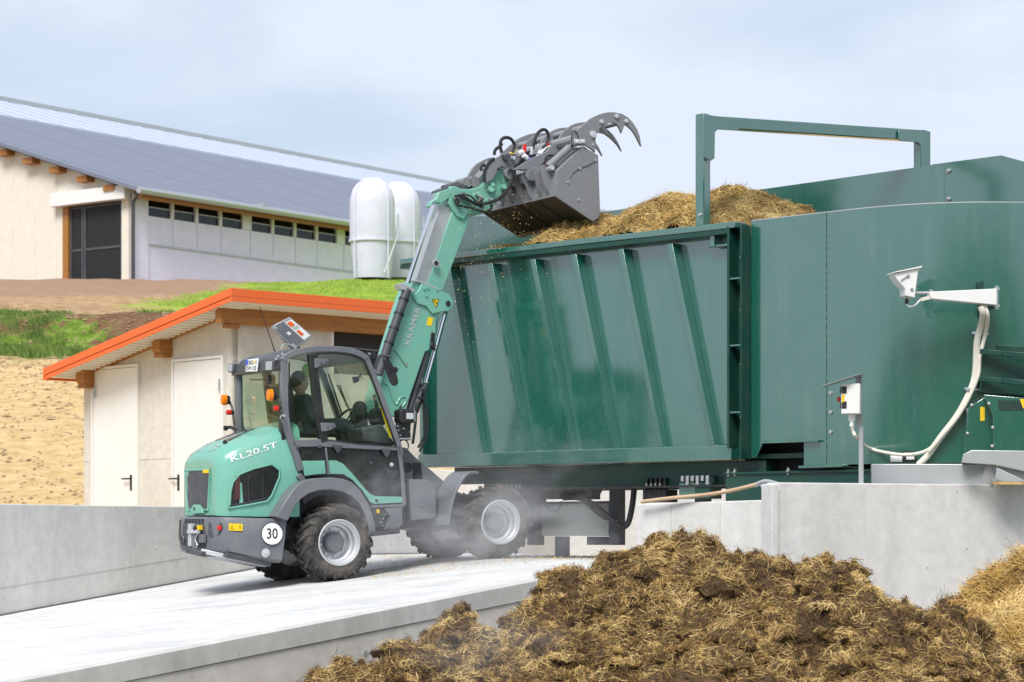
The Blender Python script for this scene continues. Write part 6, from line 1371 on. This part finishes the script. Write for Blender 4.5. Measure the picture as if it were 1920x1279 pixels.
# ------------------------------------------------------------------ heaps of manure and straw
def stalks(name, pos, nrm, dirs, length, width, tone, mat, bend=.25, lift=.012):
    """many bent straw ribbons as one mesh; arrays of world positions, normals, directions"""
    n = len(pos); nrm = nrm/np.linalg.norm(nrm, axis=1)[:, None]
    d = dirs-nrm*(dirs*nrm).sum(1)[:, None]; d /= np.linalg.norm(d, axis=1)[:, None]+1e-9
    up = nrm*np.random.normal(.15, .42, n)[:, None]; d = d+up; d /= np.linalg.norm(d, axis=1)[:, None]
    side = np.cross(d, nrm+np.random.normal(0, .5, (n, 3))); side /= np.linalg.norm(side, axis=1)[:, None]+1e-9
    L = length[:, None]/2; W = width[:, None]/2; bz = np.random.normal(0, bend, n)[:, None]*L
    p0 = pos-d*L+nrm*lift; p1 = pos+side*bz+nrm*(lift+.3*np.abs(bz)); p2 = pos+d*L+nrm*lift
    V = np.stack([p0-side*W, p0+side*W, p1-side*W, p1+side*W, p2-side*W*.6, p2+side*W*.6], 1).reshape(-1, 3)
    base = V.mean(0); base[2] = V[:, 2].min(); V = V-base
    i = np.arange(n)*6; F = np.stack([i, i+1, i+3, i+2, i+2, i+3, i+5, i+4], 1).reshape(-1)
    me = bpy.data.meshes.new(name); me.vertices.add(len(V)); me.vertices.foreach_set('co', V.ravel().astype(np.float32))
    me.loops.add(len(F)); me.loops.foreach_set('vertex_index', F.astype(np.int32)); me.polygons.add(n*2)
    me.polygons.foreach_set('loop_start', (np.arange(n*2)*4).astype(np.int32)); me.polygons.foreach_set('loop_total', np.full(n*2, 4, np.int32))
    me.update(); me.validate()
    a_ = me.attributes.new('tone', 'FLOAT', 'POINT'); a_.data.foreach_set('value', np.repeat(np.clip(tone, 0, 1), 6).astype(np.float32))
    me.materials.append(mat); o = bpy.data.objects.new(name, me); COL.objects.link(o); o.location = base
    return o
def heap(nm, f, X, Y, mat, amp, seed, to_world=None):
    """height field f(x,y) roughened with clumps; returns arrays"""
    nx, ny = len(X), len(Y); Z = np.zeros((nx, ny)); vs = []
    for i, x in enumerate(X):
        for j, y in enumerate(Y):
            z = f(x, y)
            wx = x+.12*noise.noise(Vector((x*2, y*2, seed))); wy = y+.12*noise.noise(Vector((x*2, y*2, seed+9)))
            c = noise.voronoi(Vector((wx*3.1, wy*3.1, seed)))[0]; c2 = noise.voronoi(Vector((wx*8, wy*8, seed+4)))[0]
            z += amp*(.30*(.45-c[0])+.22*(.38-c2[0])+.14*noise.noise(Vector((x*1.7, y*1.7, seed)))+.09*abs(noise.noise(Vector((x*5, y*5, seed))))+.05*noise.noise(Vector((x*13, y*13, seed)))+.025*noise.noise(Vector((x*31, y*31, seed))))
            Z[i, j] = z
    P = np.stack(np.meshgrid(X, Y, indexing='ij')+[Z], 2) if False else np.dstack([np.repeat(X[:, None], ny, 1), np.repeat(Y[None], nx, 0), Z])
    if to_world is not None: 
        Pw = to_world(P.reshape(-1, 3)).reshape(P.shape)
    else: Pw = P
    g = MB(); g.v = [tuple(v) for v in Pw.reshape(-1, 3)]
    g.f = [(i*ny+j, (i+1)*ny+j, (i+1)*ny+j+1, i*ny+j+1) for i in range(nx-1) for j in range(ny-1)]
    o = g.build(nm, mat, smooth=0); o.data.shade_smooth()
    gx = np.gradient(Z, X, axis=0); gy = np.gradient(Z, Y, axis=1)
    return o, P, gx, gy
def sprinkle(P, gx, gy, n, mask=None):
    nx, ny = P.shape[:2]; u = np.random.rand(n)*(nx-1.01); v = np.random.rand(n)*(ny-1.01); i = u.astype(int); j = v.astype(int); fu = (u-i)[:, None]; fv = (v-j)[:, None]
    p = P[i, j]*(1-fu)*(1-fv)+P[i+1, j]*fu*(1-fv)+P[i, j+1]*(1-fu)*fv+P[i+1, j+1]*fu*fv
    nn_ = np.stack([-gx[i, j], -gy[i, j], np.ones(n)], 1)
    return p, nn_
def coherent_dirs(p, s, spread, seed):
    ang = np.array([noise.noise(Vector((a_[0]*s, a_[1]*s, seed)))*6.5 for a_ in p])+np.random.normal(0, spread, len(p))
    return np.stack([np.cos(ang), np.sin(ang), np.random.normal(-.1, .3, len(p))], 1)
def ntone(p, s, seed): return np.array([noise.noise(Vector((a_[0]*s, a_[1]*s, seed))) for a_ in p])
sil = [(470,1400),(560,1300),(584,1262),(600,1238),(625,1226),(645,1228),(668,1240),(700,1222),(725,1200),(750,1184),(800,1176),(850,1160),(890,1164),(930,1186),(945,1168),(965,1135),(1000,1096),(1020,1076),(1075,1056),(1120,1054),(1135,1036),(1180,1022),(1230,1012),(1290,1008),(1345,1012),(1362,1030),(1430,1036),(1480,1046),(1540,1036),(1600,1052),(1622,1088),(1680,1104),(1715,1132),(1760,1134),(1800,1152),(1850,1186),(1895,1212),(1960,1250),(2060,1330),(2200,1400)]
def yr(px): return 19.55+min(max((px-600)/500, 0), 1)*1.1-.35*min(max((px-1650)/250, 0), 1)
SX = []; SZ = []; SYR = []
for px, py in sil: Y_ = yr(px); SX.append((px-CX)/FPX*Y_); SZ.append(ZC+(HY-py)/FPX*Y_); SYR.append(Y_)
def main_heap(x, y):
    zt = float(np.interp(x, SX, SZ)); Y0 = float(np.interp(x, SX, SYR))+.12*noise.noise(Vector((x*.9, 0, 5))); H_ = max(zt+1.32, .02)-.095
    if y > Y0: t = (y-Y0)/(1.25*H_+.15); return -1.32+H_*max(0, 1-t*t)
    t = (Y0-y); run = 2.3*H_+.3
    base = -1.32+H_*max(0, 1-(t/run)**1.25)
    # a lower shelf bulges out in front, as tipped loads do
    base += .16*H_*math.exp(-((t-1.1)/.45)**2)*(.6+noise.noise(Vector((x*.8, 2, 1))))
    return base
X = np.arange(-2.25, 4.9, .027); Y = np.arange(16.2, 22.6, .03)
hp, P, gx, gy = heap('manure_heap', main_heap, X, Y, M['muck'], 1.12, 1.3)
tag(hp, 'large brown heap of steaming manure and straw in the foreground', 'manure heap', kind='stuff')
def dress(name, P, gx, gy, n, mat, label, ymin, ymax, tb, tn, seed, lmin=.03, lmax=.13, wmin=.003, wmax=.0065, to_world=None, thin=None):
    p, nn_ = sprinkle(P, gx, gy, n); k = (p[:, 1] > ymin) & (p[:, 1] < ymax); p, nn_ = p[k], nn_[k]
    big = ntone(p, 1.1, seed); mid = ntone(p, 3.7, seed+3); keep = np.random.rand(len(p)) < np.clip(.9+.4*big+.5*mid, .6, 1); p, nn_, big, mid = p[keep], nn_[keep], big[keep], mid[keep]
    d = coherent_dirs(p, 2.2, .75, seed+7); m_ = len(p)
    tone = tb+.35*big+.72*mid+np.random.normal(0, tn, m_)
    L = np.random.gamma(3, .25, m_); L = lmin+(lmax-lmin)*np.clip(L, 0, 1.6)
    if to_world is not None:
        q = to_world(p); nn_ = to_world(p+nn_)-q; d = to_world(p+d)-q; p = q
    o = stalks(name, p, nn_, d, L, np.random.uniform(wmin, wmax, m_), tone, mat); return tag(o, label, 'straw', kind='stuff')
dress('loose_straw', P, gx, gy, 340000, M['straw'], 'brown and yellow straw stalks matted over the manure heap', 18.0, 21.3, 0.58, .30, 11, .02, .10, .0022, .0048)
# torn, fibrous lumps lying on the heap: a dark core wrapped in stalks
def lumps(P, gx, gy, n, seed, per=230):
    rnd = random.Random(seed); base = bmesh.new(); bmesh.ops.create_icosphere(base, subdivisions=2, radius=1); bv = [v.co.copy() for v in base.verts]; bf_ = [tuple(v.index for v in f.verts) for f in base.faces]; base.free()
    p, nn_ = sprinkle(P, gx, gy, n*4); g = MB(); c = 0; PP = []; NN = []; DD = []; TT = []
    for q, m_ in zip(p, nn_):
        if not (18.1 < q[1] < 21.0) or c >= n: continue
        c += 1; r = rnd.uniform(.03, .07)*(1.7 if rnd.random() < .2 else 1); S = np.array([r*rnd.uniform(.9,1.8), r*rnd.uniform(.8,1.4), r*rnd.uniform(.55,.9)]); an = rnd.uniform(0, 6.3); ca, sa = math.cos(an), math.sin(an); Rz = np.array([[ca,sa,0],[-sa,ca,0],[0,0,1]]); sd_ = rnd.uniform(0, 50)
        vs = []
        for v in bv:
            k = 1+.6*noise.noise(v*1.6+Vector((sd_,0,0))); vs.append(tuple((np.array([v.x,v.y,v.z])*S*k*.9) @ Rz+q))
        g.add(vs, bf_)
        u = np.random.normal(0, 1, (per, 3)); u[:, 2] = np.abs(u[:, 2])*.9-.15; u /= np.linalg.norm(u, axis=1)[:, None]
        kk = 1+.6*np.array([noise.noise(Vector(w_)*1.6+Vector((sd_,0,0))) for w_ in u])[:, None]
        PP.append((u*S*kk*.95) @ Rz+q); NN.append((u/S) @ Rz); d0 = np.array([rnd.gauss(0,1), rnd.gauss(0,1), rnd.gauss(0,.5)]); DD.append(d0+np.random.normal(0, .55, (per, 3))); TT.append(np.full(per, rnd.gauss(.52, .18))+np.random.normal(0, .2, per))
    o1 = g.build('manure_clods', M['muck'], smooth=40); tag(o1, 'dark torn lumps of dung scattered over the manure heap', 'clods', kind='stuff')
    PP = np.vstack(PP); NN = np.vstack(NN); DD = np.vstack(DD); TT = np.concatenate(TT); m_ = len(PP)
    o = stalks('matted_stalks', PP, NN, DD, .02+.06*np.clip(np.random.gamma(3, .25, m_), 0, 1.5), np.random.uniform(.0025, .005, m_), TT, M['straw'], lift=.004); tag(o, 'straw stalks matted round the lumps of dung on the heap', 'straw', kind='stuff')
lumps(P, gx, gy, 1000, 77)
# second heap at the right edge
sil2 = [(1640,1300),(1720,1190),(1765,1124),(1790,1112),(1822,1082),(1850,1068),(1880,1058),(1915,1040),(1960,1028),(2050,1030),(2200,1100)]
S2X = [(a_-CX)/FPX*21.6 for a_, b_ in sil2]; S2Z = [ZC+(HY-b_)/FPX*21.6 for a_, b_ in sil2]
def heap2(x, y):
    zt = float(np.interp(x, S2X, S2Z)); H_ = max(zt+1.32, .02)-.05; t = (y-21.6)/(.95*H_+.1) if y > 21.6 else (21.6-y)/(1.5*H_+.2)
    return -1.32+H_*max(0, 1-abs(t)**1.5)
X2 = np.arange(3.2, 6.4, .03); Y2 = np.arange(19.0, 22.9, .035)
h2, P2, gx2, gy2 = heap('straw_heap', heap2, X2, Y2, M['mucky'], .6, 8.1)
tag(h2, 'smaller golden straw heap at the right edge beside the tall wall', 'straw heap', kind='stuff')
dress('loose_straw', P2, gx2, gy2, 60000, M['strawy'], 'long golden straw stalks over the right hand heap', 19.3, 22.2, .62, .2, 21, .08, .26, .0035, .0065)
# feed heaped in the mixer
cr = [(900,480),(960,468),(1050,452),(1095,432),(1118,410),(1135,399),(1165,408),(1210,407),(1228,398),(1255,372),(1290,358),(1318,374),(1335,374),(1350,360),(1385,349),(1430,356),(1470,372),(1500,392),(1535,414),(1600,450)]
cp = [mx.at(a_, b_, l=1.25) for a_, b_ in cr]; CXs = [v.x for v in cp]; CZs = [v.z for v in cp]
def feed(x, y):
    zt = float(np.interp(x, CXs, CZs))-.035; lowz = TZ-.35
    t = abs(y-1.25)/1.7
    return max(2.2, lowz+(max(zt, lowz)-lowz)*(1-t**1.7))-.25*max(0, .12-y)
R3 = np.array(mx.R); o3 = np.array(mx.o)
tw = lambda A: A @ R3.T+o3
XF = np.arange(.1, sc-.05, .04); YF = np.arange(.06, 2.85, .04)
h3, P3, gx3, gy3 = heap('feed_heap', feed, XF, YF, M['mucky'], .33, 4.4, tw)
tag(h3, 'brown silage and straw heaped inside the green mixer tub', 'feed heap', kind='stuff')
dress('loose_feed', P3, gx3, gy3, 120000, M['silage'], 'short chopped feed covering the heap in the mixer tub', .05, 2.8, .52, .2, 31, .015, .07, .003, .006, tw)
msk = P3[(XF < 4.2)]; 
dress('loose_feed', msk, gx3[XF < 4.2], gy3[XF < 4.2], 26000, M['strawy'], 'golden straw spilling in below the raised bucket', .0, 2.6, .6, .2, 35, .04, .16, .003, .006, tw)
# chaff in the air under the bucket
n = 1000; c0 = np.array(WP(905, 470, 28.2)); p = np.random.normal(0, 1, (n, 3))*np.array([.35, .5, .42])+c0
dvec = np.random.normal(0, 1, (n, 3)); o = stalks('falling_chaff', p, np.random.normal(0, 1, (n, 3)), dvec, np.random.uniform(.006, .02, n), np.random.uniform(.004, .007, n), np.random.uniform(.7, 1, n), M['strawy']); tag(o, 'bits of chaff falling from the bucket beside the boom', 'chaff', kind='stuff')
# straw litter on the pad and along the wall foot
n = 1500; px_ = np.random.uniform(690, 1190, n); py_ = np.random.normal(1048, 1.6, n); Yd = np.random.uniform(26, 30.5, n); xs_ = (px_-CX)/FPX*Yd
p = np.stack([xs_, Yd, np.array([ramp_z(a_, b_) for a_, b_ in zip(xs_, Yd)])+.004], 1)
o = stalks('straw_litter', p, np.tile([0, 0, 1.], (n, 1)), np.random.normal(0, 1, (n, 3))*[1, 1, .1], np.random.uniform(.02, .07, n), np.random.uniform(.003, .006, n), np.random.uniform(.4, 1, n), M['strawy'], lift=.003); tag(o, 'thin scatter of straw on the concrete pad by the wheels', 'straw', kind='stuff')
# long handled scraper lying on the low wall
tq = WP(1205, 940, 24.0); tl = Frame(tq[:], math.degrees(math.atan2(WP(1420,908,23.4).y-tq.y, WP(1420,908,23.4).x-tq.x)), 'shovel', 'long handled shovel with wooden shaft leaning on the low wall', 'shovel')
g = MB(); P_ = [tl.l(WP(a_, b_, c_)) for a_, b_, c_ in ((1203,941,24.05),(1260,934,23.85),(1330,927,23.66),(1380,918,23.5),(1420,908,23.38))]; g.tube(P_, .020, 12, smoothn=5); g.build('shaft', M['woodp'], tl.root)
g = MB(); P_ = [tl.l(WP(a_, b_, c_)) for a_, b_, c_ in ((1415,910,23.4),(1432,903,23.34),(1446,903,23.28),(1458,906,23.2))]; g.tube(P_, [.024,.022,.015,.012], 10, smoothn=4); g.build('socket', M['galv'], tl.root)
g = MB(); q_ = [tl.l(WP(a_, b_, c_)) for a_, b_, c_ in ((1422,906,23.42),(1452,904,23.5),(1452,938,23.44),(1436,930,23.40))]; g.ext(q_, (0,.012,0)); g.build('blade', M['steel'], tl.root, bevel=.003)
# thin overhead wire far at the right
a_ = WP(1888, 330, 60); b_ = WP(1912, 150, 60); 
# ------------------------------------------------------------------ dust and steam
def puff(name, px, py, Y_, r, dens, lab, lo=.42, hi=.62, sc=2.3):
    me = bpy.data.meshes.new(name); bm = bmesh.new(); bmesh.ops.create_icosphere(bm, subdivisions=3, radius=1); bm.to_mesh(me); bm.free()
    m, mp_ = dustm(name, dens, (.86,.87,.90), sc, lo, hi); me.materials.append(m); o = bpy.data.objects.new(name, me); COL.objects.link(o); o.location = WP(px, py, Y_); o.scale = r
    return tag(o, lab, 'dust' if 'dust' in name else 'steam', kind='stuff')
puff('dust_cloud', 915, 985, 26.7, (1.5, 1.2, .7), 1.15, 'pale dust drifting round the front wheels of the loader')
puff('dust_cloud', 700, 930, 25.9, (.7, .6, .5), .6, 'thin dust beside the cab door and rear wheel')
puff('dust_cloud', 1050, 870, 26.9, (1.3, .7, .45), .4, 'faint dust below the ribbed hopper wall')
puff('steam_cloud', 905, 1215, 18.9, (.85, .5, .42), 1.0, 'wisp of steam rising from the left part of the manure heap', .42, .7, 2.2)
